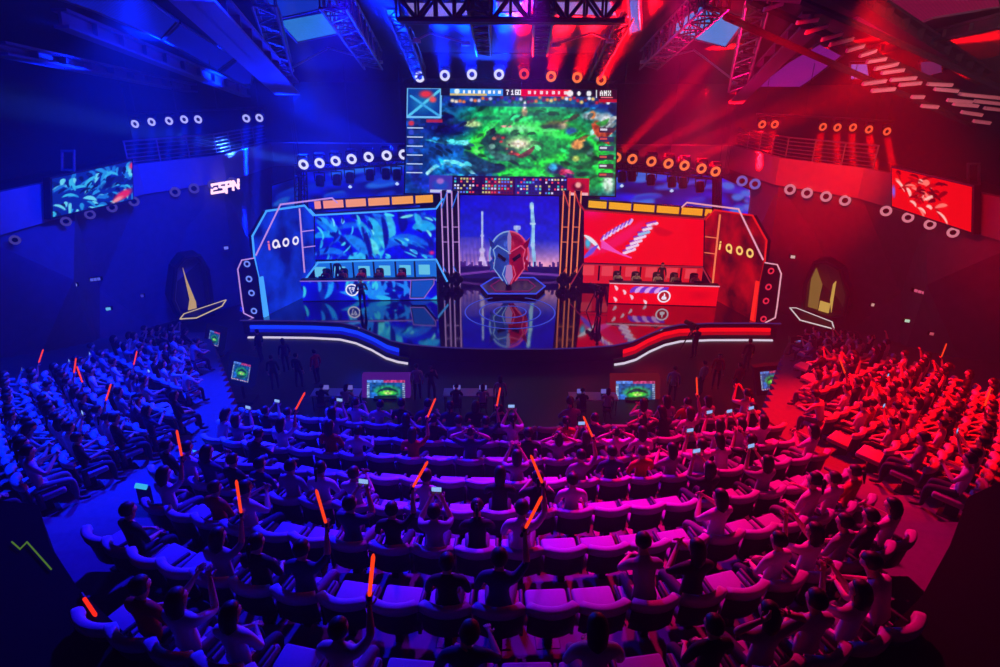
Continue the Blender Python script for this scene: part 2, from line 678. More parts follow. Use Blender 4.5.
for off in ((0, 0), (-26, 16), (24, -12)):
    ps = [at_y(755 + 62 * i + off[0], 4 + 27 * i + off[1], 22.6 + 1.25 * i) for i in range(5)]
    fr.path([p + V((0, 0.3, 0.1)) for p in ps], 0.12, 5)
part('frame', fr, M_dark, t)


# ------------------------------------------------------------------ trusses
def truss_mb(p, q, w=0.5, seg=0.6, r=0.045, tri=False):
    p, q = V(p), V(q)
    d = (q - p)
    L = d.length
    d.normalize()
    s = d.cross(V((0, 0, 1)))
    s = V((1, 0, 0)) if s.length < 0.1 else s.normalized()
    u = s.cross(d).normalized()
    cs = [(-1, -1), (1, -1), (1, 1), (-1, 1)] if not tri else [(-1, 1), (1, 1), (0, -1)]
    g = MB()
    for a, b in cs:
        o = s * (a * w / 2) + u * (b * w / 2)
        g.tube(p + o, q + o, r, 6)
    n = max(2, round(L / seg))
    for i in range(n):
        for k in range(len(cs)):
            a, b = cs[k], cs[(k + 1) % len(cs)]
            if i % 2:
                a, b = b, a
            o1 = s * (a[0] * w / 2) + u * (a[1] * w / 2)
            o2 = s * (b[0] * w / 2) + u * (b[1] * w / 2)
            g.tube(p + d * (L * i / n) + o1, p + d * (L * (i + 1) / n) + o2, r * 0.6, 5)
            g.tube(p + d * (L * i / n) + o1, p + d * (L * i / n) + o2, r * 0.6, 5)
    return g


def truss(p, q, label, w=0.5, seg=0.7, r=0.045, m=None, tri=False):
    o = part('lighting_truss', truss_mb(p, q, w, seg, r, tri), m or M_steel, None)
    for f in (.04, .5, .96):
        c = V(p).lerp(V(q), f)
        zc = CZ0 + (CY0 - c.y) * (CZ1 - CZ0) / (CY0 - CY1)
        if zc > c.z + .4:
            part('hanger', MB().tube(c + V((0, 0, w * .45)), (c.x, c.y, zc), .02, 5), m or M_steel, o)
    return tag(o, label, 'truss', 'roof and lighting trusses')


M_tr = mat('truss_dark', (70, 70, 82), 0.5, 0.5)
# the wide flat girder across the top
t = thing('roof_girder', 'wide zigzag steel girder across the top centre above the big screen', 'girder', tuple(at_y(510, 12, 24)))
g = MB()
x0, x1 = at_y(399, 22, 24).x, at_y(622, 22, 24).x
zt, zb = at_y(510, -4, 24).z, at_y(510, 21, 24).z
for z in (zt, zb):
    for yy in (23.6, 24.4):
        g.tube((x0, yy, z), (x1, yy, z), 0.1, 6)
part('chord', g, M_tr, t)
g = MB()
n = 12
for i in range(n):
    a, b = x0 + (x1 - x0) * i / n, x0 + (x1 - x0) * (i + 1) / n
    for yy in (23.6, 24.4):
        g.tube((a, yy, zb if i % 2 else zt), (b, yy, zt if i % 2 else zb), 0.065, 5)
        g.tube((a, yy, zb), (a, yy, zt), 0.05, 5)
    g.tube((a, 23.6, zb), (b, 24.4, zb), 0.05, 5)
part('lattice', g, M_tr, t)
truss(at_y(332, -6, 24), at_y(373, 60, 34), 'slanting lattice truss left of the big screen, ending in a pale foot', 0.9, 0.9, 0.06, M_steel)
truss(at_y(718, -6, 24), at_y(649, 60, 34), 'slanting lattice truss right of the big screen, ending in a pale foot', 0.9, 0.9, 0.06, M_steel)
truss(at_y(388, -8, 27), at_y(420, 74, 36), 'dark lattice truss at the left end of the wide girder', 0.6, 0.8, 0.06, M_tr)
truss(at_y(636, -8, 27), at_y(594, 74, 36), 'red lit lattice truss at the right end of the wide girder', 0.6, 0.8, 0.06, M_tr)
truss(at_y(478, -2, 23), at_y(484, 48, 33), 'dark lattice truss hanging left of centre over the big screen', 0.7, 0.8, 0.06, M_tr)
truss(at_y(545, -2, 23), at_y(540, 48, 33), 'dark lattice truss hanging right of centre over the big screen', 0.7, 0.8, 0.06, M_tr)
truss(at_y(262, -6, 25), at_y(284, 70, 33), 'lattice truss beside the wide blue beam on the left', 0.8, 0.9, 0.06, M_steel)
truss(at_y(760, -6, 25), at_y(738, 84, 33), 'lattice truss beside the blue beam on the right', 0.8, 0.9, 0.06, M_steel)
truss(at_y(404, 83, 36.6), at_y(618, 85, 36.6), 'long lamp truss just above the big game screen', 0.45, 0.6, 0.04, M_tr)
truss(at_y(296, 168, 38), at_y(408, 160, 38), 'lamp truss behind the left edge of the big screen', 0.45, 0.6, 0.04, M_tr)
truss(at_y(614, 165, 38), at_y(722, 176, 38), 'lamp truss behind the right edge of the big screen', 0.45, 0.6, 0.04, M_tr)
truss(at_y(300, 166, 38.5), at_y(302, 215, 38.5), 'upright truss tower above the blue team booth', 0.6, 0.6, 0.05, M_tr)
truss(at_y(724, 175, 38.5), at_y(721, 215, 38.5), 'upright truss tower above the red team booth', 0.6, 0.6, 0.05, M_tr)


# thin bent stay rods with pale feet
def stay(pts, y, label):
    t = thing('stay_rod', label, 'rod', tuple(at_y(*pts[0], y)), group='bent stay rods under the roof')
    ps = [at_y(a, b, y) for a, b in pts]
    part('rod', MB().path(ps, 0.05, 6), M_white, t)
    for p in (ps[0], ps[-1]):
        g = MB().lathe(p - V((0, 0, 0.12)), (0, 0, 1), [(0.2, 0), (0.2, 0.1), (0.08, 0.2)], 10)
        part('foot', g, M_white, t)


stay([(290, 69), (328, 48), (372, 60)], 33.5, 'bent white stay rod left of the big screen, under the bright sky blue panel')
stay([(652, 61), (694, 50), (736, 82)], 33.5, 'bent white stay rod right of the big screen, under the bright cyan panel')
stay([(416, 40), (430, 33), (466, 43)], 29.5, 'bent pale stay rod over the blue end of the lamp row')
stay([(556, 44), (592, 33), (610, 40)], 29.5, 'bent pale stay rod over the red end of the lamp row')
for a, b, y, lb in (((363, 40), (377, 62), 33, 'pale thick strut ending left of the big screen'), ((660, 42), (646, 62), 33, 'pale thick strut ending right of the big screen'),
                    ((483, 20), (484, 48), 32, 'pale strut hanging over the blue half of the lamp row'), ((541, 20), (538, 48), 32, 'pale strut hanging over the red half of the lamp row')):
    p, q = at_y(*a, y), at_y(*b, y)
    o = part('hanging_strut', MB().tube(p, q, 0.16, 10).lathe(q, (0, 0, 1), [(0.3, -0.08), (0.3, 0.06), (0.16, 0.1)], 12), M_white, None)
    tag(o, lb, 'strut', 'hanging struts')

# purlins
for i, (yy, x0, x1, px) in enumerate([(34, 398, 618, 36), (36, 400, 616, 52)]):
    o = part('roof_purlin', MB().box(((at_y(x0, px, yy).x + at_y(x1, px, yy).x) / 2, yy, at_y(510, px, yy).z), (at_y(x1, px, yy).x - at_y(x0, px, yy).x, 0.12, 0.2)), M_tr, None)
    tag(o, 'thin dark purlin across the roof, ' + ('upper' if i == 0 else 'lower') + ' of the two over the lamp row', 'purlin', 'roof purlins')


# balcony railings
def railing(pts, label, group):
    t = thing('balcony_railing', label, 'railing', tuple(pts[0]), group=group)
    for k in range(6):
        z = V((0, 0, 0.12 + 0.19 * k))
        part('rail', MB().path([p + z for p in pts], 0.028 if k < 5 else 0.045, 6), M_steel, t)
    for a, b in zip(pts, pts[1:]):
        n = max(1, round((b - a).length / 1.5))
        for i in range(n):
            c = a.lerp(b, i / n)
            part('post', MB().tube(c, c + V((0, 0, 1.1)), 0.035, 6), M_steel, t)


railing([V((-17.9, 29.7, PZ1)), V((-15.55, 34, PZ1)), V((-15.25, 40.6, PZ1))], 'steel balcony railing above the left wall', 'balcony railings')
railing([V((17.9, 29.7, PZ1)), V((15.55, 34, PZ1)), V((15.25, 40.6, PZ1))], 'steel balcony railing above the right wall', 'balcony railings')
# door-like frames on the balconies
for sx, px, lb in ((-1, (62, 74, 151, 170), 'thin metal frame standing on the left balcony'), (1, (968, 979, 164, 190), 'thin pale metal frame standing on the right balcony')):
    y = 24.5
    a, b, c, d = at_y(px[0], px[3], y), at_y(px[1], px[3], y), at_y(px[1], px[2], y), at_y(px[0], px[2], y)
    dz = min(a.z, b.z) - PZ1
    o = part('balcony_gate', MB().path([a, d, c, b, a], 0.05, 6), M_steel, None)
    tag(o, lb, 'frame')


# octagonal doorways
def doorway(n, sx, pts, lit, label):
    """an octagonal portal standing out from the wall; pts: its outline in the photograph, laid onto the wall panel."""
    a, b = V((sx * 19.5, 31, 0)), V((sx * 15.7, 34.3, 0))
    d = (b - a).normalized()
    nrm = V((d.y, -d.x, 0))
    if nrm.y > 0:
        nrm = -nrm
    p0 = a + nrm * 1.5
    P = [on_plane(x, y, p0, nrm) for x, y in pts]
    o = struct('door_%d' % n, MB().path(P, 0.12, 6, 0, True), M_blackpl)
    o['label'] = label
    Q = [p - nrm * 1.35 for p in P]
    ins = MB()
    for i in range(len(P)):
        j = (i + 1) % len(P)
        ins.prism([P[i], P[j], Q[j], Q[i]], (P[i] + P[j] - 2 * sum(P, V()) / len(P)).normalized() * .08)
    ins.prism(Q, -nrm * .1)
    part('reveal', ins, mat('doorway_lining_dark', (24, 23, 25), 0.7), o)
    for poly, m, dep in lit:
        pp = [on_plane(x, y, p0 - nrm * dep, nrm) for x, y in poly]
        part('lit_lining', MB().prism(pp, -nrm * .1), m, o)
    g = MB().prism([V((p.x, p.y, min(q.z for q in P) - .05)) for p in (P[0], P[-1], Q[-1], Q[0])], (0, 0, -.25))
    part('sill', g, M_blackpl, o)
    return o


M_gold = emis('lit_corridor_gold', (205, 168, 78), 0.85, True)
M_gold2 = emis('lit_corridor_dim', (130, 104, 44), 0.8, True)
doorway(1, -1, [(181, 318), (173, 300), (176, 268), (184, 258), (199, 256), (208, 270), (212, 300), (214, 309)],
        [([(183, 268), (187, 280), (196, 302), (197, 310), (188, 313), (190, 300)], M_gold, .9)], 'black octagonal doorway with a golden glow in the left wall')
doorway(2, 1, [(803, 311), (806, 283), (815, 263), (826, 262), (841, 270), (848, 296), (843, 316), (827, 318)],
        [([(807, 300), (809, 280), (816, 268), (822, 285), (819, 298), (817, 312), (806, 310)], M_gold2, .9),
         ([(818, 312), (820, 301), (830, 304), (828, 315)], M_gold, .8), ([(830, 300), (833, 284), (836, 281), (831, 313)], M_gold, .7)], 'octagonal doorway with a bright golden corridor in the right wall')
# thresholds with a thin light outline
for pts, rgb, lb in (([(180, 319), (184, 314), (226, 300), (222, 306), (196, 318)], (215, 190, 130), 'gold edged step plate at the left doorway'),
                     ([(790, 308), (796, 308), (832, 322), (834, 329), (800, 320)], (220, 215, 215), 'white edged step plate at the right doorway')):
    P = [at_z(x, y, 1.15) for x, y in pts]
    t = thing('step_plate', lb, 'step', tuple(sum(P, V()) / len(P)))
    part('plate', MB().prism(P, (0, 0, -0.12)), M_blackpl, t)
    part('light_edge', MB().path(P, 0.035, 5, 0, True), emis('edge_light_%d' % rgb[2], rgb, 0.9), t)
# ------------------------------------------------------------------ stage
M_mirror = mat('stage_floor_gloss', (10, 10, 16), 0.06, 0.0, 0.1, 6, 1.0)
bm_ = [n for n in M_mirror.node_tree.nodes if n.type == 'BSDF_PRINCIPLED'][0]
bm_.inputs['IOR'].default_value = 2.6
left_edge = [at_z(x, y, FL) for x, y in [(240, 320), (270, 320), (310, 320.5), (340, 322), (358, 326), (374, 333), (390, 340), (410, 344), (440, 346.5), (475, 348), (509, 348.5)]]
mir = lambda p: V((2 * SX - p.x, p.y, p.z))
edge = left_edge + [mir(p) for p in reversed(left_edge[:-1])]
t = thing('stage', 'glossy black curved stage with glowing blue and red light bands along its front', 'stage', (SX, 33, 0))
deck = [V((p.x, p.y, FL)) for p in edge] + [V((edge[-1].x, 40.9, FL)), V((edge[0].x, 40.9, FL))]
part('deck', MB().prism(deck, (0, 0, -0.12)), M_mirror, t)
g = MB()
inn = [V((p.x, p.y + 0.25, 0)) for p in edge]
for a, b in zip(inn, inn[1:]):
    g.prism([a, b, b + V((0, 0, FL - 0.12)), a + V((0, 0, FL - 0.12))], (0, 0.15, 0))
part('skirt', g, M_blackpl, t)
g = MB().path([V((p.x, p.y - 0.02, FL - 0.02)) for p in edge], 0.035, 6)
part('edge_light', g, emis('stage_edge_violet', (60, 44, 130), 0.6), t)
def ribbon(pts, z0, z1, dy):
    g = MB()
    for a, b in zip(pts, pts[1:]):
        a, b = V((a.x, a.y + dy, 0)), V((b.x, b.y + dy, 0))
        g.prism([a + V((0, 0, z0)), b + V((0, 0, z0)), b + V((0, 0, z1)), a + V((0, 0, z1))], (0, 0.12, 0))
    return g
lw = [at_z(x, y, FL) for x, y in [(248, 320), (270, 320), (310, 320.5), (340, 322), (356, 325.5), (372, 332), (386, 339.5), (398, 343)]]
lw2 = lw[:] + [at_z(408, 344.5, FL)]
M_bb1 = emis('band_blue', (16, 60, 255), 1.0)
M_bb2 = emis('band_blue_deep', (10, 20, 190), 0.9)
M_rr1 = emis('band_red', (255, 12, 8), 1.0)
M_rr2 = emis('band_red_deep', (190, 6, 10), 0.9)
M_wl = emis('band_white', (225, 215, 235), 0.95)
for s, (m1, m2, rgb) in ((0, (M_bb1, M_bb2, (215, 190, 235))), (1, (M_rr1, M_rr2, (225, 210, 225)))):
    f = (lambda q: q) if s == 0 else (lambda q: [mir(p) for p in q])
    o = part('light_band', ribbon(f(lw), 0.36, 0.54, 0.05), m1, t); o['label'] = ('blue', 'red')[s] + ' light band'
    o = part('light_band', ribbon(f(lw), 0.19, 0.33, 0.0), m2, t); o['label'] = 'deep ' + ('blue', 'red')[s] + ' light band'
    o = part('light_band', ribbon(f(lw2), 0.01, 0.075, -0.42), M_wl, t); o['label'] = 'white light strip'
    part('lower_step', ribbon(f(lw2), 0.0, 0.18, 0.03), M_blackpl, t)
# rings of light inlaid in the floor
o = thing('floor_light_ring', 'thin concentric glowing rings inlaid in the stage floor before the helmet', 'floor light', (SX, 31.3, FL))
for r in (0.9, 1.7, 2.5):
    part('ring', MB().torus((SX, 31.3, FL + 0.015), (0, 0, 1), r, 0.035, 48, 4, 0, 0.3), emis('ring_violet', (70, 90, 235), 0.8), o)


# ------------------------------------------------------------------ pictures
def feathers_blue(w, h, seed, dark=1.0):
    c = Canvas(w, h, (2, 12, 200))
    c.noise(0.35, 22, seed)
    rng = random.Random(seed)
    k = w / 140.0
    for i in range(26):
        x, y = rng.uniform(-5, w), rng.uniform(-5, h + 10)
        L = rng.uniform(18, 45) * k
        a = R(rng.uniform(200, 320)) if i % 3 else R(rng.uniform(10, 60))
        e = (x + L * math.cos(a), y + L * math.sin(a))
        m_ = ((x + e[0]) / 2 + rng.uniform(-9, 9) * k, (y + e[1]) / 2 + rng.uniform(-8, 8) * k)
        col = rng.choice([(10, 90, 250), (20, 140, 255), (40, 190, 250), (6, 40, 170), (2, 10, 150), (30, 160, 255)])
        c.curve((x, y), m_, e, rng.uniform(1.5, 5.5) * k, col, 0.85, True, 2.0)
    for i in range(24):
        x, y = rng.uniform(0.0 * w, 0.85 * w), rng.uniform(0, h)
        a = R(rng.uniform(230, 300))
        L = rng.uniform(12, 30) * k
        c.curve((x, y), (x + 3, y - L / 2), (x + L * math.cos(a), y + L * math.sin(a)), rng.uniform(.5, 1.6) * k, rng.choice([(60, 215, 245), (4, 14, 140), (30, 140, 255)]), 0.85, True, 1.5)
    c.a *= dark
    return c


def team_blue(w, h):
    c = Canvas(w, h, (2, 14, 215))
    c.noise(0.25, 25, 4)
    S = lambda x, y: (x / 145.0 * w, y / 62.0 * h)
    for p0, p1, p2, wd, col in [
        ((2, 8), (18, 14), (35, 42), 6, (12, 120, 250)), ((5, 4), (22, 12), (30, 30), 3, (40, 170, 255)), ((0, 30), (10, 24), (20, 30), 4, (20, 150, 250)),
        ((0, 55), (18, 44), (36, 56), 4, (16, 110, 245)), ((28, 20), (45, 10), (60, 22), 3, (10, 90, 240)), ((36, 30), (55, 40), (62, 58), 7, (20, 130, 250)),
        ((50, 10), (66, 30), (70, 60), 6, (30, 170, 250)), ((64, 8), (80, 24), (78, 60), 8, (40, 185, 245)), ((60, 34), (72, 42), (74, 58), 4, (90, 225, 240)),
        ((70, 3), (88, 14), (92, 40), 6, (20, 120, 255)), ((84, 2), (96, 20), (90, 44), 4, (60, 200, 250)), ((78, 50), (100, 26), (135, 44), 7, (14, 100, 250)),
        ((92, 36), (115, 40), (140, 60), 5, (24, 140, 255)), ((104, 6), (122, 12), (140, 10), 4, (8, 60, 220)), ((118, 22), (130, 18), (143, 24), 7, (30, 170, 255)),
        ((120, 6), (126, 14), (124, 22), 3, (50, 190, 255)), ((40, 62), (50, 52), (60, 62), 4, (50, 190, 250)), ((100, 0), (108, 14), (104, 26), 5, (2, 10, 150)),
        ((18, 26), (34, 30), (44, 56), 3, (2, 14, 150)), ((56, 20), (64, 38), (66, 58), 2.4, (2, 10, 140)), ((80, 8), (86, 26), (84, 46), 2.4, (2, 12, 150)),
        ((108, 44), (124, 50), (138, 56), 3, (4, 20, 190)), ((44, 4), (52, 6), (60, 4), 3, (4, 20, 170))]:
        c.curve(S(*p0), S(*p1), S(*p2), wd * w / 145.0 * 0.75, col, 0.9, True, 2.5)
    rg = random.Random(9)
    for i in range(60):                              # fine barbs along the feathers
        x, y = rg.uniform(0, w), rg.uniform(0, h)
        a_ = R(60 + 50 * math.sin(x / 23.0) - 25 * math.cos(y / 13.0))
        L = rg.uniform(5, 17)
        col = rg.choice([(70, 215, 245), (40, 170, 255), (3, 12, 130), (4, 20, 160), (18, 90, 240), (120, 235, 245)])
        c.curve((x, y), (x + L * .5 * math.cos(a_) + 2, y + L * .5 * math.sin(a_)), (x + L * math.cos(a_), y + L * math.sin(a_)), rg.uniform(.4, 1.4), col, 0.7, True, 1.0)
    c.noise(.12, 4, 14)
    c.ell(w * 0.965, h * 0.88, 5, 4, (235, 40, 130), 0.8)
    return c


def team_red(w, h):
    c = Canvas(w, h, (255, 4, 10))
    S = lambda x, y: (x / 120.0 * w, y / 55.0 * h)
    c.ell(*S(8, 2), 28, 12, (255, 10, 120), 0.9, 0.8)
    c.curve(S(2, 48), S(40, 30), S(62, 6), 6, (255, 20, 90), 0.5, True, 3)
    def key(x, y, L, a_, wd, col):
        dx, dy = math.cos(R(a_)) * L / 2, math.sin(R(a_)) * L / 2
        c.line([S(x - dx, y + dy), S(x + dx, y - dy)], wd, col, 0.95, 0.7)
    for i in range(8):                                  # two rows of wing feathers
        f = i / 7
        key(20 + 27 * f, 28 - 19 * f ** .9, 6.5 - 1.5 * f, 62 - 8 * f, 1.45, (235, 185, 255) if i % 2 else (255, 230, 252))
        key(18.6 + 27 * f, 27.5 - 19 * f ** .9, 5, 62, .45, (120, 40, 215))
    for i in range(7):
        f = i / 6
        key(46 + 23 * f ** 1.1, 41 - 31 * f, 12 - 2.5 * f, 18 + 6 * (1 - f), 1.5, (252, 220, 250) if i != 4 else (150, 200, 245))
        key(44.5 + 23 * f ** 1.1, 39 - 31 * f, 10, 18, .7, (150, 30, 190))
    for i in range(5):
        c.line([S(18, 30 + i * 2), S(36 + i * 3, 44 + i)], 0.7, (255, 80, 190), 0.8)
    c.ell(*S(4, 34), 6, 10, (60, 190, 235), 0.7)
    c.ell(*S(8, 41), 5, 9, (205, 110, 235), 0.8, rot=20)
    c.curve(S(0, 26), S(9, 30), S(16, 40), 2, (240, 240, 255), 0.9, True, 1)
    c.curve(S(0, 50), S(6, 44), S(14, 36), 2, (110, 80, 230), 0.9, True, 1)
    c.curve(S(70, 12), S(76, 20), S(88, 18), 3, (225, 0, 14), 0.6, True, 3)
    return c


def desk_red(w, h):
    c = Canvas(w, h, (255, 5, 14))
    for i in range(7):
        c.curve((w * (.2 + .045 * i), h * .40), (w * (.23 + .045 * i), h * .24), (w * (.27 + .045 * i), h * .1), 2.2, (235, 170, 250) if i % 2 else (120, 50, 210), 0.9, True, 1)
    for x, y in ((.05, .1), (.13, .3), (.2, .55), (.05, .7), (.33, .8)):
        c.curve((w * x, h * y), (w * x + 3, h * (y + .1)), (w * x + 2, h * (y + .22)), .7, (255, 215, 235), 0.9, True, 1)
    c.ell(w * .84, h * .45, 14, 8, (215, 0, 20), 0.9, 0.6)
    return c


def game_picture(w=210, h=105):
    c = Canvas(w, h, (10, 60, 130))
    g_ = (20, 165, 70)
    c.ell(125, 45, 98, 40, g_, 0.5)
    c.ell(120, 82, 70, 26, (18, 150, 62), 0.5)
    c.ell(185, 75, 45, 40, (26, 170, 80), 0.5)
    c.ell(110, 25, 70, 14, (30, 185, 95), 0.6)
    c.noise(0.3, 9, 1)
    c.ell(40, 38, 34, 12, (12, 30, 110), 0.6)
    c.ell(36, 60, 50, 11, (14, 70, 150), 0.6)
    c.ell(72, 84, 30, 14, (16, 60, 120), 0.7, 0.9)
    c.ell(30, 22, 40, 9, (14, 90, 140), 0.7, 0.8)
    c.curve((20, 50), (60, 56), (85, 47), 2, (70, 190, 205), 0.7)
    c.curve((84, 74), (52, 66), (84, 42), 7, (60, 225, 60), 0.8, True, 4)
    c.curve((84, 46), (120, 28), (160, 46), 4, (70, 235, 90), 0.7, True, 4)
    c.curve((150, 40), (195, 52), (200, 92), 7, (40, 220, 70), 0.8, True, 4)
    c.curve((92, 84), (130, 92), (160, 62), 8, (40, 215, 60), 0.8, True, 5)
    c.curve((60, 62), (72, 80), (98, 78), 5, (15, 60, 85), 0.9, True, 3)
    c.curve((74, 58), (82, 42), (102, 50), 3, (20, 70, 75), 0.9, True, 2)
    c.ell(110, 53, 27, 12, (120, 205, 110), 0.6)
    c.ell(108, 54, 17, 8, (225, 215, 190), 0.5)
    c.ell(97, 50, 6, 5, (170, 60, 40), 0.5)
    c.ell(106, 62, 6, 3, (205, 50, 45), 0.5)
    c.ell(86, 56, 7, 6, (60, 95, 80), 0.6)
    c.ell(98, 68, 20, 4, (35, 85, 75), 0.6)
    c.ell(112, 38, 18, 5, (120, 225, 140), 0.6)
    c.ell(66, 34, 12, 4, (190, 225, 150), 0.5)
    c.ell(100, 36, 7, 1.6, (235, 160, 150), 0.4)
    for x, y, rx, ry, col in [(150, 34, 16, 6, (110, 120, 50)), (156, 35, 6, 4, (235, 200, 150)), (140, 36, 7, 3, (60, 80, 40)), (165, 40, 8, 5, (40, 90, 150)),
                              (176, 55, 14, 10, (24, 80, 70)), (172, 52, 7, 5, (225, 140, 70)), (170, 64, 8, 6, (120, 170, 60)), (184, 68, 10, 8, (25, 85, 50)),
                              (195, 42, 14, 8, (180, 190, 195)), (190, 36, 5, 10, (190, 90, 50)), (197, 44, 6, 4, (200, 60, 40)), (200, 30, 9, 10, (205, 210, 215)), (186, 25, 14, 5, (165, 180, 190)),
                              (203, 92, 8, 13, (190, 225, 200)), (150, 78, 13, 8, (40, 60, 110)), (148, 76, 5, 5, (60, 190, 235)), (158, 82, 6, 6, (215, 60, 90)), (163, 86, 8, 5, (90, 40, 110)),
                              (118, 22, 4, 6, (225, 190, 130)), (118, 16, 2, 6, (235, 235, 225)), (186, 24, 4, 5, (205, 120, 60)), (44, 73, 22, 16, (20, 110, 190)), (45, 80, 22, 14, (30, 150, 225)),
                              (46, 84, 14, 9, (15, 60, 150)), (45, 88, 8, 5, (60, 190, 240)), (24, 94, 20, 10, (30, 60, 190)), (10, 86, 6, 12, (30, 40, 130))]:
        c.ell(x, y, rx, ry, col, 0.5, 0.95)
    c.curve((22, 84), (45, 58), (70, 86), 1.4, (150, 225, 250), 0.9, False)
    c.curve((28, 78), (45, 64), (64, 80), 1.0, (90, 200, 250), 0.9, False)
    c.curve((160, 70), (176, 84), (196, 66), 1.6, (30, 120, 60), 0.9)
    rng = random.Random(3)
    for _ in range(170):                                  # foliage, rocks and glints follow the paths
        x, y = rng.uniform(20, w), rng.uniform(14, h - 14)
        px = c.a[int(y) % h, int(x) % w]
        f = rng.choice([0.5, 0.65, 1.25, 1.45])
        a_ = 0.35 * math.sin(x / 17.0) + 0.5 * math.cos(y / 11.0)
        L = rng.uniform(4, 13)
        c.curve((x, y), (x + L * .5 * math.cos(a_), y + L * .5 * math.sin(a_) - 1.5), (x + L * math.cos(a_), y + L * math.sin(a_)), rng.uniform(.5, 1.6), tuple(np.clip(px * f + rng.uniform(-12, 15), 0, 255)), 0.75, True, 1.0)
    for x, y, rx, ry in ((48, 33, 14, 3), (150, 36, 18, 4), (62, 80, 16, 5), (120, 76, 20, 4), (130, 24, 26, 3), (80, 28, 20, 3), (176, 82, 16, 4)):
        c.ell(x, y, rx, ry, (16, 60, 60), 0.8, 0.6)
    c.ell(98, 53, 26, 13, (20, 70, 55), 0.35, 0.75)
    c.ell(112, 52, 20, 8.5, (150, 215, 130), 0.6, 0.95)
    c.ell(113, 53, 13, 5.5, (235, 220, 190), 0.6, 0.95)
    for x, y, q in ((88, 48, 3), (92, 46, 3.2), (97, 47, 2.6), (95, 51, 2.4), (101, 58, 2), (106, 61, 1.8), (103, 54, 1.5)):
        c.ell(x, y, q, q * .7, rng.choice([(165, 70, 50), (205, 60, 50), (120, 80, 70), (190, 110, 80)]), 0.5)
    c.curve((82, 58), (92, 70), (112, 66), 2.6, (60, 120, 105), 0.9, True, 1.5)
    c.curve((112, 66), (122, 64), (128, 56), 1.8, (120, 70, 60), 0.9, True, 1.2)
    c.ell(86, 56, 4, 3.5, (120, 170, 150), 0.4)
    c.ell(176, 62, 17, 12, (18, 84, 56), 0.4, 0.85)
    c.ell(171, 54, 8, 5, (225, 150, 80), 0.5); c.ell(178, 66, 9, 6, (50, 150, 70), 0.5); c.ell(170, 67, 5, 4, (170, 190, 90), 0.5); c.ell(184, 62, 5, 4, (60, 110, 90), 0.5)
    c.curve((186, 33), (194, 42), (203, 52), 3.2, (190, 80, 50), 0.9, True, 1.2)
    c.curve((190, 32), (197, 34), (202, 28), 1.6, (60, 150, 70), 0.9, True, 1.2)
    c.noise(0.28, 2.2, 8)
    c.noise(0.2, 5, 18)
    # upper scenery strip
    for i in range(46):
        x = 38 + i * 3.8
        c.ell(x, 10 + rng.uniform(-2, 3), 2.6, 2.4, rng.choice([(60, 70, 190), (190, 190, 230), (220, 120, 60), (120, 40, 90), (30, 60, 170), (235, 215, 190)] if x < 140 else [(225, 130, 60), (235, 200, 120), (190, 40, 60), (235, 235, 235), (120, 40, 60)]), 0.5, 0.85)
    c.rect(45, 14, 205, 17, (20, 40, 150), 0.5)
    # little map top left
    c.rect(0, 0, 34, 28, (16, 70, 150))
    c.ell(16, 15, 15, 11, (24, 110, 175), 0.6)
    c.line([(2, 27), (33, 2)], 1, (90, 200, 235))
    c.line([(4, 8), (32, 26)], 0.9, (70, 170, 225))
    c.ell(19, 6, 9, 5, (225, 60, 60), 0.6)
    c.ell(26, 11, 5, 4, (235, 90, 80), 0.6)
    c.line([(0.5, 0.5), (34, 0.5), (34, 28), (0.5, 28), (0.5, 0.5)], 0.5, (120, 190, 235))
    # score bar
    c.rect(34, 0, 205, 7, (22, 22, 46))
    c.rect(43, 0.5, 96, 7, (60, 150, 235))
    c.rect(43, 5.5, 80, 7.4, (235, 190, 90), 0.8)
    c.rect(114, 0, 164, 7.5, (225, 14, 22))
    c.ell(50, 3, 3.2, 3, (225, 240, 255), 0.3)
    for i, x in enumerate(range(56, 94, 5)):
        c.rect(x, 2, x + 2 + i % 2, 5, (240, 250, 255))
    for i, x in enumerate(range(121, 158, 6)):
        c.rect(x, 2, x + 3 - i % 2, 5, (255, 215, 215))
    c.ell(163, 4, 4, 3.5, (255, 235, 235), 0.3)
    c.ell(172, 4, 2, 2.5, (255, 255, 255), 0.3)
    c.ell(182, 4, 3, 3, (235, 235, 240), 0.3)
    c.text(99, 1, '7', (235, 235, 240)); c.text(104, 1, '16', (235, 235, 240)); c.text(111, 1, '0', (235, 235, 240))
    c.rect(189, 0, 190, 8, (220, 220, 225))
    c.rect(191, 0, 210, 9, (60, 16, 40))
    c.text(193, 1, 'AMX', (250, 250, 250))
    c.rect(194, 7, 206, 8, (235, 120, 130))
    c.rect(192, 9, 210, 12, (190, 30, 50))
    # hero panels left and right
    for k in range(6):
        y = 34 + k * 9
        c.ell(5, y, 4, 3.4, rng.choice([(205, 60, 60), (60, 80, 200), (40, 50, 90)]), 0.5)
        c.rect(1, y + 3.6, 17, y + 5, (220, 230, 245), 0.9)
        c.rect(8, y - 2, 14, y + 1, (40, 60, 130), 0.9)
        c.rect(193, y + 2, 208, y + 7, (rng.randint(30, 80), rng.randint(30, 50), rng.randint(60, 110)), 0.85)
        c.rect(194, y + 3, 201, y + 5, (225, 90, 80) if k % 2 else (225, 225, 235), 0.9)
    c.rect(20, 30, 36, 33, (210, 50, 60), 0.8)
    # team panel along the bottom
    c.rect(24, 86, 47, 105, (70, 60, 170))
    c.ell(35, 96, 10, 7, (40, 80, 190), 0.5)
    c.ell(35, 92, 5, 4, (160, 110, 200), 0.5)
    c.rect(25, 101, 46, 104, (220, 230, 250), 0.8)
    c.rect(47, 86, 162, 105, (36, 18, 70))
    c.rect(80, 88, 108, 105, (150, 20, 60), 0.6)
    c.rect(110, 88, 136, 105, (50, 60, 190), 0.5)
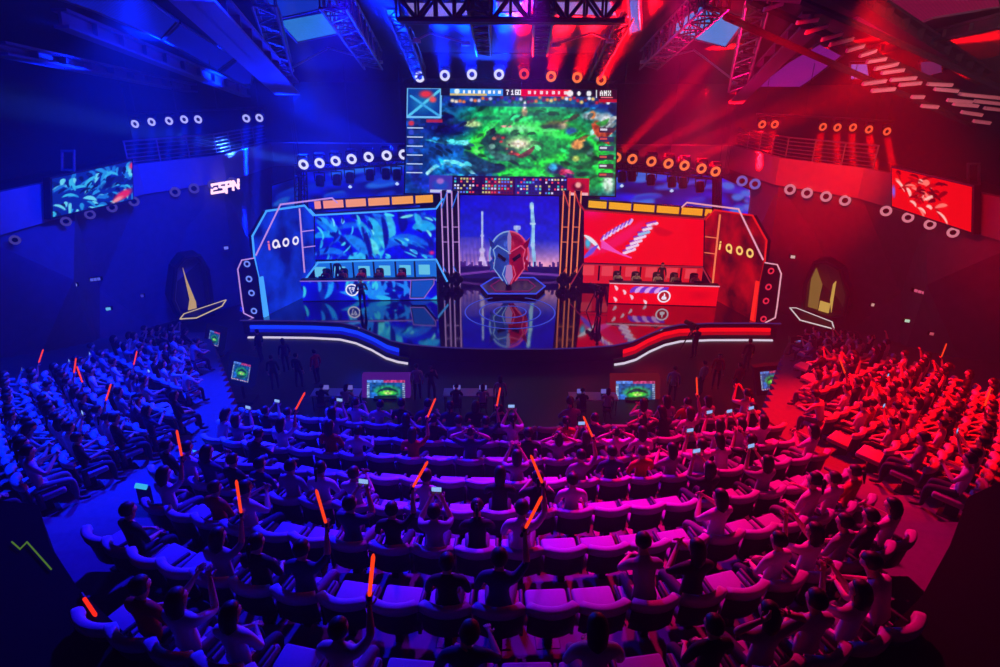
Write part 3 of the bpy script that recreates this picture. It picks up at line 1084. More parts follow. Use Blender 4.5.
    for i in range(36):
        for j in range(5):
            x, y = 49 + i * 3.15, 88 + j * 3.5
            if i in (8, 19, 28):
                continue
            c.rect(int(x), int(y), int(x) + 2, int(y) + 2, rng.choice([(215, 215, 240), (225, 70, 90), (90, 120, 235), (60, 200, 200), (200, 190, 120)] if rng.random() > .3 else [(40, 30, 90)]))
    c.rect(162, 87, 184, 105, (190, 24, 44))
    c.ell(173, 96, 8, 6, (110, 16, 30), 0.5)
    c.ell(173, 94, 4, 4, (240, 170, 160), 0.5)
    c.rect(163, 102, 183, 105, (250, 220, 220), 0.8)
    c.a = np.clip((c.a - 128) * 1.12 + 128, 0, 255)
    return c


def small_game(w=60, h=36):
    c = Canvas(w, h, (20, 80, 150))
    c.ell(32, 19, 26, 13, (40, 190, 50), 0.6)
    c.ell(33, 19, 13, 5, (120, 235, 60), 0.6)
    c.ell(33, 21, 7, 3, (190, 235, 120), 0.5)
    c.curve((16, 20), (30, 9), (48, 18), 2, (20, 60, 60), 0.8)
    c.curve((18, 25), (34, 30), (50, 22), 2, (20, 70, 60), 0.8)
    c.ell(10, 26, 9, 8, (40, 120, 235), 0.6)
    c.rect(0, 0, 60, 4, (180, 60, 110))
    c.rect(0, 0, 26, 4, (90, 140, 240))
    for i in range(20):
        c.rect(i * 3, 33, i * 3 + 2, 35, (235, 235, 245) if i % 2 else (200, 60, 90))
        c.rect(0, 5 + i * 1.5, 4, 6 + i * 1.5, (225, 235, 250), 0.6)
        c.rect(56, 5 + i * 1.5, 60, 6 + i * 1.5, (235, 225, 235), 0.6)
    c.noise(0.35, 3, 6)
    return c


def centre_picture(w=98, h=92):
    c = Canvas(w, h)
    c.grad((6, 14, 205), (20, 40, 215), 0, h * .55)
    t = np.clip((c.yy - h * .5) / (h * .28), 0, 1)[..., None]
    c.a = c.a * (1 - t) + np.array((250, 165, 205.)) * t
    c.noise(0.12, 20, 3, 6)
    for i in range(7):
        c.line([(3 + i * 4, h * .82), (9 + i * 3.5 - 7, h * .5)], 1.2, (90, 70, 190), 0.5, 1.5)
    x = 22                                           # radio tower with two spheres
    c.line([(x, 20), (x, 42)], 0.6, (170, 190, 245))
    c.ell(x, 43, 2.2, 2.2, (190, 200, 250), 0.4)
    c.line([(x, 44), (x, 60)], 0.9, (190, 190, 245))
    c.ell(x, 58, 3.6, 3.6, (200, 190, 245), 0.4)
    c.line([(x, 60), (x - 4, 74)], 0.8, (205, 180, 240)); c.line([(x, 60), (x + 4, 74)], 0.8, (205, 180, 240)); c.line([(x, 60), (x, 74)], 1.2, (215, 190, 240))
    x = 72                                           # slim waisted tower
    c.line([(x - 1, 12), (x + .5, 34), (x, 50), (x + 2, 74)], 1.5, (150, 205, 250), 0.9)
    c.ell(x - 1, 15, 2.6, 3, (190, 225, 255), 0.5)
    c.rect(x - 3, 30, x + 3, 32, (200, 230, 255), 0.8)
    c.ell(x, 52, 3, 3, (170, 205, 250), 0.5)
    c.line([(56, 48), (56, 34)], 1.2, (150, 170, 240), 0.9); c.rect(53, 33, 60, 37, (190, 205, 250), 0.8)
    c.rect(0, h * .80, w, h, (30, 16, 90))
    rng = random.Random(5)
    for i in range(50):
        x = rng.uniform(0, w)
        c.rect(x, h * .80 - rng.uniform(0, 5), x + 2, h * .82, (60, 26, 120), 0.8)
    c.noise(0.1, 3, 9)
    c.line([(0, h * .9), (30, h * .86), (w, h * .9)], 1, (120, 60, 170), 0.7)
    return c


def swirl_left(w=82, h=50):
    c = Canvas(w, h, (10, 40, 150))
    rng = random.Random(11)
    for i in range(120):
        x, y = rng.uniform(0, w), rng.uniform(0, h)
        a = R(20 + 40 * math.sin(x / 9.0) + 60 * math.cos(y / 7.0))
        L = rng.uniform(5, 15)
        e = (x + L * math.cos(a), y + L * math.sin(a))
        c.curve((x, y), ((x + e[0]) / 2, (y + e[1]) / 2 - 4), e, rng.uniform(.6, 2), rng.choice([(60, 190, 235), (30, 120, 215), (8, 16, 70), (110, 220, 240), (10, 30, 110), (40, 150, 225)]), 0.9, True, 1)
    c.ell(w * .86, h * .83, 14, 7, (235, 40, 40), 0.5, 1, -22)
    c.ell(w * .78, h * .92, 9, 4, (255, 150, 140), 0.6, 1, -22)
    c.ell(w, 6, 5, 6, (225, 50, 70), 0.6)
    c.ell(w * .66, h * .5, 10, 6, (10, 16, 90), 0.7)
    return c


def swirl_right(w=82, h=44):
    c = Canvas(w, h, (240, 8, 14))
    rng = random.Random(12)
    for i in range(46):
        x, y = rng.uniform(4, w * .62), rng.uniform(2, h * .85)
        a = R(rng.uniform(-50, 70))
        L = rng.uniform(4, 15)
        e = (x + L * math.cos(a), y + L * math.sin(a))
        c.curve((x, y), ((x + e[0]) / 2 + 2, (y + e[1]) / 2 - 3), e, rng.uniform(.5, 1.5), rng.choice([(255, 120, 110), (255, 190, 180), (140, 0, 10), (190, 4, 12), (100, 0, 16)]), 0.85, True, 1)
    c.ell(2, h * .6, 3, 10, (120, 90, 235), 0.7)
    return c


def cloud_blue(w=170, h=30, seed=3):
    c = Canvas(w, h, (6, 22, 175))
    c.noise(0.6, 16, seed, 7)
    rng = random.Random(seed)
    for i in range(26):
        x, y = rng.uniform(0, w), rng.uniform(3, h)
        c.curve((x, y), (x + 9, y - 1), (x + rng.uniform(14, 30), y - rng.uniform(2, 6)), rng.uniform(.8, 2.4), rng.choice([(20, 80, 235), (40, 120, 245), (10, 50, 215)]), 0.6, True, 3)
    return c


# ------------------------------------------------------------------ screens
Y_MAIN = 37.0
screen('game_screen', 'huge hanging screen showing a green game map above the stage', 'screen', at_y(407, 87.5, Y_MAIN), at_y(617, 89.5, Y_MAIN), at_y(615, 196, Y_MAIN), at_y(405, 193, Y_MAIN), game_picture(), 1.0, 0.4)
screen('tower_screen', 'tall centre stage screen showing blue sky over a pink city skyline', 'screen', at_y(460, 191, 37.4), at_y(559, 191.5, 37.4), at_y(559, 284, 37.4), at_y(460, 283, 37.4), centre_picture(), 0.95, 0.3)
cl = cloud_blue()
screen('cloud_screen', 'long deep blue cloud backdrop screen behind the blue booth', 'screen', at_y(302, 165, 39.6), at_y(420, 160, 39.6), at_y(420, 235, 39.6), at_y(302, 235, 39.6), cloud_blue(118, 74, 4), 0.75, 0.2, group='cloud backdrop screens')
screen('cloud_screen', 'long deep blue cloud backdrop screen behind the red booth', 'screen', at_y(600, 168, 39.6), at_y(712, 176, 39.6), at_y(712, 240, 39.6), at_y(600, 240, 39.6), cloud_blue(112, 74, 8), 0.8, 0.2, group='cloud backdrop screens')
screen('cloud_screen', 'narrow bright blue backdrop screen beside the upright truss on the right', 'screen', at_y(722, 178, 37.4), at_y(750, 190, 37.4), at_y(750, 240, 37.4), at_y(722, 240, 37.4), cloud_blue(42, 60, 9), 0.8, 0.2, group='cloud backdrop screens')
screen('cloud_screen', 'narrow dim blue backdrop screen beside the upright truss on the left', 'screen', at_y(272, 186, 38.6), at_y(298, 178, 38.6), at_y(298, 235, 38.6), at_y(272, 235, 38.6), cloud_blue(28, 60, 10), 0.5, 0.2, group='cloud backdrop screens')


def side_plane(px, py, sx):
    """a plane hanging just before the side wall, turned a little to the audience."""
    p0 = V((sx * 17.2, 26.5, 0))
    n = V((-sx * 1.0, -0.12, 0)).normalized()
    return on_plane(px, py, p0, n)


screen('wall_screen', 'slanted wall screen with cyan swirls and a red corner on the left wall', 'screen', *[side_plane(x, y, -1) for x, y in ((52, 179), (132, 161), (133, 199), (53, 217))], swirl_left(), 0.95, 0.3, group='side wall screens')
screen('wall_screen', 'slanted red wall screen with pale streaks on the right wall', 'screen', *[side_plane(x, y, 1) for x, y in ((892, 168), (972, 187), (971, 232), (892, 206))], swirl_right(), 1.0, 0.3, group='side wall screens')

# monitors for the players' side, standing in the pit
sg = small_game()
def pit_monitor(quad, y, frame_rgb, label, glow=0.35, strength=1.0):
    q = [at_y(a, b, y) for a, b in quad]
    t, n = screen('pit_monitor', label, 'monitor', *q, sg, strength, 0.3, emis('monitor_frame_%d_%d' % (frame_rgb[0], frame_rgb[2]), frame_rgb, glow) if glow else M_blackpl, 0.22, 'monitors standing in the pit')
    z = min(p.z for p in q) - 0.25
    c = (q[2] + q[3]) / 2
    g = MB().tube((c.x, c.y + 0.15, z + 0.1), (c.x, c.y + 0.15, 0.08), 0.06, 8)
    part('stand', g, M_black, t)
    part('base', MB().box((c.x, c.y + 0.15, 0.05), (1.0, 0.8, 0.1), None, 0, 0.03), M_black, t)


pit_monitor([(367, 380), (405, 380), (405, 403), (367, 402)], 23.0, (120, 40, 190), 'violet framed monitor showing the game, left of centre before the stage')
pit_monitor([(616, 381), (655, 381), (655, 404), (616, 405)], 23.0, (150, 30, 30), 'dark red framed monitor showing the game, right of centre before the stage')
pit_monitor([(234, 361), (251, 365), (248, 383), (231, 379)], 22.6, (20, 30, 120), 'tilted monitor showing the game, nearer the blue booth', 0.2, 0.8)
pit_monitor([(760, 372), (781, 370), (783, 388), (762, 391)], 21.9, (20, 20, 22), 'tilted monitor showing the game among red lit spectators', 0, 0.75)
pit_monitor([(210, 330), (220, 333), (218, 347), (208, 344)], 27.3, (16, 20, 80), 'small far monitor near the left doorway', 0.2, 0.7)
pit_monitor([(796, 341), (807, 339), (809, 351), (797, 353)], 26.8, (20, 20, 22), 'small far blue tinted monitor near the right doorway', 0, 0.65)
# ------------------------------------------------------------------ team booths
TB = dict(tube=emis('tube_ice_blue', (70, 165, 255), 1.1), tube2=emis('tube_lilac', (200, 150, 225), 0.95))
TR_ = dict(tube=emis('tube_red', (255, 40, 22), 1.0), tube2=emis('tube_salmon', (255, 130, 80), 0.95))
M_pinkw = emis('tube_pale_pink', (240, 170, 190), 0.95)
M_wingb = None


def tubes(t, name, pts, r, m, closed=False, label=None):
    o = part(name, MB().path(pts, r, 6, 0, closed), m, t)
    if label:
        o['label'] = label
    return o


def roundel(t, c, nrm, up, r, col, style):
    """ring-shaped team badge lying on the desk front."""
    c, nrm, up = V(c), V(nrm).normalized(), V(up)
    s = up.cross(nrm).normalized()
    g = MB().torus(c, nrm, r, r * 0.13, 28, 6, 0, 0.5)
    o = part('badge_ring', g, emis('badge_white', (240, 235, 250), 1.0), t)
    g = MB().lathe(c - nrm * 0.02, nrm, [(r * 0.9, 0), (r * 0.9, 0.02)], 24)
    part('badge_disc', g, emis('badge_disc_%d_%d' % (col[0], col[2]), col, 0.8), o)
    def P(x, y):
        return c + s * (x * r) + up * (y * r) + nrm * 0.01
    g = MB()
    if style == 0:      # shield-like mark
        for poly in ([(-.55, .5), (-.1, .5), (-.1, .3), (-.35, .3), (-.1, -.45), (0, -.6), (-.05, -.7), (-.2, -.55)], [(.55, .5), (.05, .5), (.05, .3), (.33, .3), (.12, -.3), (.28, -.3)],
                     [(-.05, .2), (.2, .2), (.2, .05), (-.05, .05)]):
            g.prism([P(*q) for q in poly], nrm * 0.02)
    else:               # flame-like mark
        for poly in ([(0, .65), (.18, .3), (.12, .05), (.4, -.1), (.45, -.45), (.2, -.55), (-.2, -.55), (-.45, -.4), (-.3, .05), (-.12, .1)],):
            g.prism([P(*q) for q in poly], nrm * 0.02)
    part('badge_mark', g, emis('badge_white', (240, 235, 250), 1.0), o)


def letters(t, pix, plane, ww, m_main, m_first):
    blue_w = pix[0][0] < 500
    """the word iQOO standing proud of the wing panel; pix = centre of every letter."""
    p0, n = plane
    def P(x, y):
        return on_plane(x, y, p0, n) + n * 0.10
    for k, (x, y) in enumerate(pix):
        c = P(x, y)
        sx = (P(x + 1, y) - c)
        upv = V((0, 0, 1))
        sd = V((sx.x, sx.y, 0)).normalized()
        r = ww
        g = MB()
        if k == 0:
            g.prism([c + sd * a + upv * b for a, b in ((-.08, -r), (.08, -r), (.08, r * .45), (-.08, r * .45))], n * 0.06)
            g.prism([c + sd * a + upv * b for a, b in ((-.08, r * .7), (.08, r * .7), (.08, r * 1.05), (-.08, r * 1.05))], n * 0.06)
        else:
            g.torus(c, n, r * 0.8, r * 0.26, 26, 6, 0, 0.5)
            if k == 1:
                g.prism([c + sd * a + upv * b for a, b in ((.02, -.12), (.2, -.02), (r * 1.15, -r * .95), (r * .75, -r * 1.1))], n * 0.06)
        g.v = [tuple(V(v) + sd * ((V(v) - c).dot(sd) * ((.14 if blue_w else .2) if k else -.5))) for v in g.v]
        o = part('letter', g, m_first if k == 0 else m_main, t)


def booth(side):
    blue = side < 0
    T = TB if blue else TR_
    nmc = 'blue' if blue else 'red'
    W = (lambda pts: pts) if blue else (lambda pts: [(1019 - x, y + 4.5) for x, y in pts])
    # --- back screen
    yo, yi = 34.9, 35.6
    if blue:
        q = [at_y(315, 215, yo), at_y(436, 208.5, yi), at_y(436, 258.5, yi), at_y(315, 259.5, yo)]
        cv = team_blue(150, 62)
    else:
        q = [at_y(584, 210, yi), at_y(704, 219, yo), at_y(703, 266, yo), at_y(584, 262.5, yi)]
        cv = team_red(150, 62)
    bt, n = screen('team_screen', ('bright blue feather patterned' if blue else 'red screen with white purple winged') + ' team backdrop screen behind the ' + nmc + ' players', 'screen', *q, cv, 0.95, 0.25, group='team backdrop screens')
    lp = [p + n * 0.06 for p in q]
    top = [lp[0].lerp(lp[1], -0.035) + V((0, 0, .35)), lp[0], lp[1], lp[0].lerp(lp[1], 1.06) + V((0, 0, .55))] if blue else [lp[0].lerp(lp[1], -0.06) + V((0, 0, .55)), lp[0], lp[1], lp[0].lerp(lp[1], 1.035) + V((0, 0, .35))]
    tubes(bt, 'frame_light', top, 0.055, T['tube'] if blue else emis('tube_dull_red', (190, 30, 24), 0.8))
    # --- amber sign boxes above
    if blue:
        a, b = at_y(314, 211, 35.2), at_y(438, 204, 35.7)
    else:
        a, b = at_y(583, 209, 35.7), at_y(712, 218.5, 35.2)
    hgt = 0.62 if blue else 0.58
    w = (b - a)
    cuts = [0, .07, .25, .43, .62, .81, .97] if blue else [.03, .19, .38, .56, .75, .93, 1.0]
    for i, (u0, u1) in enumerate(zip(cuts, cuts[1:])):
        p, r = a.lerp(b, u0 + .006), a.lerp(b, u1 - .006)
        nm = ordinal(i + 1)
        t = thing('amber_sign_box', nm + ' amber lit sign box from the left above the ' + nmc + ' team screen', 'sign', tuple(p), group='amber sign boxes above the ' + nmc + ' screen')
        bk = MB().prism([p, r, r + V((0, 0, hgt)), p + V((0, 0, hgt))], (0, 0.3, 0))
        part('housing', bk, M_black, t)
        k = (i / 6.0) if blue else 1
        part('lit_face', MB().prism([p + V((.03, -.03, .12)), r + V((-.03, -.03, .12)), r + V((-.03, -.03, hgt - .06)), p + V((.03, -.03, hgt - .06))], (0, 0.03, 0)),
             emis('amber_%s_%d' % (nmc, i), (255, int(150 + 25 * k), int(120 - 100 * k)) if blue else (255, 178 - 3 * i, 20), 0.95), t)
    # --- desk with lit front
    yd = 33.0
    A = at_z(*((303, 301.5) if blue else (608, 303.5)), FL)
    B = at_z(*((437, 300) if blue else (716, 307)), FL)
    t = thing('team_desk', 'long team desk with a glowing ' + nmc + ' patterned front and round badge', 'desk', tuple((A + B) / 2))
    H = 1.24
    up = V((0, 0, 1))
    dv = (B - A)
    bkv = V((-dv.y, dv.x, 0)).normalized()
    nn = -bkv
    cvd = feathers_blue(134, 26, 21, 1.0) if blue else desk_red(108, 25)
    A0, B0 = A, B
    led('front_display', A + up * (H - .05), B + up * (H - .05), B + up * .04, A + up * .04, cvd, t, 0.95)
    part('body', MB().prism([A + bkv * .02, B + bkv * .02, B + up * (H - .02) + bkv * .02, A + up * (H - .02) + bkv * .02], bkv * 0.12), M_blackpl, t)
    part('desk_top', MB().prism([A + up * H - bkv * .05, B + up * H - bkv * .05, B + up * H + bkv * .42, A + up * H + bkv * .42], (0, 0, 0.05)), M_blackpl, t)
    tubes(t, 'edge_light', [A + up * (H + .01) + nn * .06, B + up * (H + .01) + nn * .06], 0.035, emis('edge_violet', (150, 110, 215), 0.9) if blue else M_pinkw)
    for f in (0.02, 0.5, 0.98):
        c = A.lerp(B, f) + bkv * .36
        part('leg', MB().box((c.x, c.y, FL + H / 2), (.08, .08, H)), M_black, t)
    px = (352, 290) if blue else (664, 296.5)
    c = on_plane(px[0], px[1], A + nn * 0.05, nn)
    roundel(t, c, nn, up, 0.33, (12, 60, 170) if blue else (200, 16, 26), 0 if blue else 1)
    # --- riser with backlit niche behind the players
    R0, R1 = A + bkv * 0.5, B + bkv * 0.5
    t = thing('player_riser', 'low black riser under the ' + nmc + ' team players with a glowing rear panel', 'platform', tuple((R0 + R1) / 2))
    part('platform', MB().prism([R0 + up * .0, R1, R1 + bkv * 1.6, R0 + bkv * 1.6], (0, 0, .35)), M_blackpl, t)
    pq = [lp[3], lp[2]]
    low = [V((p.x, p.y - 0.05, FL + .35)) for p in pq]
    hi = [V((p.x, p.y - 0.05, p.z - .12)) for p in pq]
    part('glow_panel', MB().prism([low[0], low[1], hi[1], hi[0]], (0, .05, 0)), emis('niche_' + nmc, (24, 120, 235) if blue else (235, 26, 34), 0.85, True), t)
    for f in (0.13, 0.31, 0.48, 0.66, 0.82):
        g = MB()
        c0, c1 = low[0].lerp(low[1], f), hi[0].lerp(hi[1], f)
        g.prism([c0 + V((-.05, -.04, .2)), c0 + V((.05, -.04, .2)), c1 + V((.05, -.04, 0)), c1 + V((-.05, -.04, 0))], (0, -.04, 0))
        part('divider', g, M_black, t)
    for i, f in enumerate((0.04, 0.2, 0.4, 0.57, 0.74, 0.9)):
        c0 = low[0].lerp(low[1], f) + V((0, -.07, .85))
        g = MB()
        g.prism([c0 + V((-.34, 0, -.32)), c0 + V((.34, 0, -.32)), c0 + V((.34, 0, .3)), c0 + V((-.34, 0, .3))], (0, -.03, 0))
        part('lit_insert', g, emis('niche_insert_' + nmc, (110, 215, 250) if blue else (255, 70, 80), 0.85, True), t)
    # angled frame light of the niche
    if blue:
        fp = [on_plane(x, y, (A + bkv * .9), nn) for x, y in ((304, 281), (318, 262.5))] + [at_y(376, 260.5, 34.9), at_y(436, 259.5, 35.2), at_y(447, 281, 34.4)]
        tubes(t, 'frame_light', fp, 0.06, TB['tube'])
    else:
        fp = [at_y(571, 284, 34.4), at_y(583, 264, 35.2), at_y(640, 266, 34.9), on_plane(702, 267, (A + bkv * .9), nn), on_plane(713, 287, (A + bkv * .9), nn)]
        tubes(t, 'frame_light', fp, 0.04, emis('tube_dull_red2', (170, 40, 60), 0.8))
    # --- the wing with the brand word
    wa, wb = at_z(*W([(264, 317)])[0], FL), at_y(*W([(305, 272)])[0], 33.9)
    d = V((wb.x - wa.x, wb.y - wa.y, 0)).normalized()
    wn = V((d.y, -d.x, 0)) if blue else V((-d.y, d.x, 0))
    if wn.y > 0:
        wn = -wn
    pl = (wa, wn)
    PW = lambda pts: [on_plane(x, y, wa, wn) for x, y in pts]
    out = W([(264, 317), (258, 277), (255, 258), (252, 236), (266, 211), (304, 205.5), (315, 215), (316, 262), (303, 282), (304, 312)])
    t = thing('wing_panel', 'tall angled ' + nmc + ' wing panel with glowing brand letters beside the ' + nmc + ' booth', 'panel', tuple(wa))
    m = emis('wing_face_' + nmc, (6, 26, 150) if blue else (120, 4, 10), 0.8, False)
    nt = m.node_tree
    e = [x for x in nt.nodes if x.type == 'EMISSION'][0]
    no = nt.nodes.new('ShaderNodeTexNoise'); no.inputs['Scale'].default_value = 0.7; no.inputs['Detail'].default_value = 4
    tc = nt.nodes.new('ShaderNodeTexCoord')
    cr = nt.nodes.new('ShaderNodeValToRGB')
    cr.color_ramp.elements[0].position = 0.35; cr.color_ramp.elements[1].position = 0.68
    cr.color_ramp.elements[0].color = lin((5, 18, 130) if blue else (70, 2, 6)) + (1,)
    cr.color_ramp.elements[1].color = lin((12, 66, 250) if blue else (215, 10, 14)) + (1,)
    nt.links.new(tc.outputs['Object'], no.inputs['Vector']); nt.links.new(no.outputs['Fac'], cr.inputs['Fac']); nt.links.new(cr.outputs['Color'], e.inputs['Color'])
    poly = PW(out)
    part('panel_body', MB().prism([p - wn * .04 for p in poly], -wn * 0.2), M_blackpl, t)
    part('lit_face', MB().prism(poly, -wn * 0.03), m, t)
    bigs = W([(264, 317), (258, 277), (254, 258), (252, 236), (266, 211), (304, 205.5), (313, 215.5)])
    tubes(t, 'outline_light', [p + wn * .03 for p in PW(bigs)], 0.055 if blue else 0.05, T['tube'] if blue else emis('tube_red_deep', (235, 24, 18), 0.95))
    strip = W([(258.5, 277), (262, 276), (268, 317), (264.5, 317)])
    part('side_light', MB().prism([p + wn * .04 for p in PW(strip)], wn * .05), T['tube'], t)
    diag = W([(256, 255), (280.5, 204.5), (332, 198), (337, 202.5)])
    dp = [on_plane(x, y, wa + wn * .35, wn) for x, y in diag[:2]] + [at_y(*diag[2], 34.6), at_y(*diag[3], 34.8)]
    tubes(t, 'diagonal_light', dp, 0.045, TB['tube2'] if blue else M_pinkw)
    vt = W([(299.5, 209), (304.5, 272)]) if blue else [(720, 215), (712.5, 285)]
    tubes(t, 'upright_light', [on_plane(x, y, wa + wn * .1, wn) for x, y in vt], 0.05, TB['tube2'] if blue else TR_['tube2'])
    for yy in (231.5, 247.5):
        rung = W([(302 + (yy - 231) * .05, yy + (0 if blue else 2)), (315, yy - 1.5 + (0 if blue else 2))])
        tubes(t, 'rung', [on_plane(x, y, wa + wn * .1, wn) for x, y in rung], 0.028, TB['tube2'] if blue else TR_['tube2'])
    pts = [(267, 245.5), (274.2, 243.8), (284.4, 242.2), (294.2, 240.5)] if blue else [(722, 245.5), (730.5, 248), (741, 250.5), (751.5, 253)]
    letters(t, pts, pl, 0.235, emis('letter_white', (245, 235, 240), 1.0) if blue else emis('letter_gold', (255, 215, 110), 1.0), emis('letter_salmon', (235, 120, 130), 1.0) if blue else emis('letter_gold', (255, 215, 110), 1.0))
    # --- small lamp panel outside the wing
    oct_ = W([(254, 258), (242, 260), (238, 269), (242, 301), (244, 313), (255, 318.5), (263, 317), (258, 277)])
    y0 = wa.y - 0.35
    P = [at_y(x, y, y0 + 0.25) for x, y in oct_]
    lt = thing('ring_lamp_array', 'black eight sided panel with four ring lamps outside the ' + nmc + ' wing', 'lamp panel', tuple(sum(P, V()) / len(P)))
    part('back_plate', MB().prism(P, (0, 0.12, 0)), M_blackpl, lt)
    tubes(lt, 'outline_light', [p + V((0, -.03, 0)) for p in (P[:6])], 0.035, TB['tube2'] if blue else M_pinkw)
    rings = [(247, 264), (249, 279), (251.5, 293), (254, 311)] if blue else [(771, 271), (768.5, 287), (766, 301), (763.5, 319)]
    for x, y in rings:
        c = at_y(x, y, y0 + .2)
        o = part('ring_lamp', MB().torus(c, (0, -1, 0.1), 0.13, 0.045, 20, 6), emis('ring_' + nmc, (120, 150, 255) if blue else (235, 40, 70), 0.9), lt)
        part('lamp_core', MB().lathe(c, (0, -1, 0.1), [(0.09, -.02), (0.09, 0.01)], 14), M_black, o)
    return A, B, bkv, lp


BOOTH = {-1: booth(-1), 1: booth(1)}

# small lit console at the inner end of the blue desk (chamfered light frame)
t = thing('host_counter', 'small chamfered blue counter outlined with light at the inner end of the blue desk', 'counter', tuple(at_z(425, 302, FL)))
cp = [at_y(x, y, 32.7) for x, y in ((411, 280), (434, 279), (434, 284), (424, 298), (410, 298))]
part('body', MB().prism(cp, (0, 0.5, 0)), M_blackpl, t)
part('lit_front', MB().prism([p.lerp(sum(cp, V()) / 5, .1) + V((0, -.03, 0)) for p in cp], (0, .02, 0)), emis('counter_blue', (12, 90, 215), 0.75), t)
tubes(t, 'outline_light', [p + V((0, -.04, 0)) for p in cp], 0.03, emis('edge_violet', (150, 110, 215), 0.9), True)

# ------------------------------------------------------------------ light pillars at both sides of the tower screen
def pillar(px0, px1, side, label):
    blue = side < 0
    ms = TB['tube2'] if blue else TR_['tube2']
    y = 36.0
    b0, b1 = at_z(px0, 284, FL), at_z(px1, 284, FL)
    t = thing('light_pillar', label, 'light pillar', tuple((b0 + b1) / 2), group='light pillars beside the tower screen')
    ztop = at_y(px0, 191, y).z
    x0, x1 = at_y(px0, 284, y).x, at_y(px1, 284, y).x
    w = x1 - x0
    part('core', MB().box(((x0 + x1) / 2, y + .25, (FL + ztop) / 2), (w * .8, .3, ztop - FL)), mat('pillar_dark', (26, 22, 40) if blue else (50, 14, 14), .5), t)
    for x in (x0, x1):
        part('upright_light', MB().tube((x, y, FL + .02), (x, y, ztop), 0.042, 6), ms, t)
    for py in (227, 242):
        z = at_y(px0, py, y).z
        part('rung', MB().tube((x0, y, z), (x1, y, z), 0.022, 5), ms, t)
    zz = FL + 1.1
    c = emis('brace_blue', (50, 120, 245), 0.9) if blue else emis('brace_salmon', (225, 70, 50), 0.8)
    s = -1 if blue else 1
    xo = x0 if blue else x1
    xi = x1 if blue else x0
    part('brace', MB().path([(xi, y - .02, ztop - .05), (xo, y - .02, ztop - 1.0)], 0.035, 5), c, t)
    part('brace', MB().path([(xo, y - .02, zz + .1), (xi, y - .02, FL + .35)], 0.035, 5), c, t)
    # moving head clusters clamped low on the pillar
    for i, (dx, dz) in enumerate(((0, .55), (-.22, .3), (.2, .28), (0, .05))):
        g = MB().lathe(((x0 + x1) / 2 + dx, y - .15, FL + .15 + dz), (0.3 * dx, -1, .15), [(.1, -.2), (.2, -.15), (.24, .1), (.2, .3), (.12, .32)], 12)
        part('lamp_head', g, M_blackpl, t)


pillar(444, 449.5, -1, 'blue lit pillar nearest the blue booth, left of the tower screen')
pillar(454, 460, -1, 'blue lit pillar touching the left edge of the tower screen')
pillar(559.5, 565.5, 1, 'salmon lit pillar touching the right edge of the tower screen')
pillar(570, 576, 1, 'salmon lit pillar nearest the red booth, right of the tower screen')

# ------------------------------------------------------------------ big helmet on its podium
c = at_z(511, 290.5, FL)
hx = [at_z(x, y, FL + .25) for x, y in ((481, 286), (488, 294), (536, 294), (545, 286.5), (534, 278), (494, 278))]
cen = sum(hx, V()) / 6
t = thing('helmet_podium', 'low six sided podium with a glowing rim under the big helmet', 'podium', (cen.x, cen.y, FL))
part('base', MB().prism([V((p.x, p.y, FL)) for p in hx], (0, 0, .25)), mat('podium_dark', (34, 26, 60), .3), t)
part('rim_light', MB().path([p + V((0, 0, .02)) for p in hx], .05, 6, 0, True), emis('podium_rim', (60, 80, 240), 0.95), t)
part('inner_rim', MB().path([p.lerp(cen, .3) + V((0, 0, .02)) for p in hx], .03, 6, 0, True), emis('podium_inner', (150, 40, 120), .7), t)


def sph(c, r, u, v):
    return V(c) + V((r[0] * math.cos(v) * math.sin(u), -r[1] * math.cos(v) * math.cos(u), r[2] * math.sin(v)))


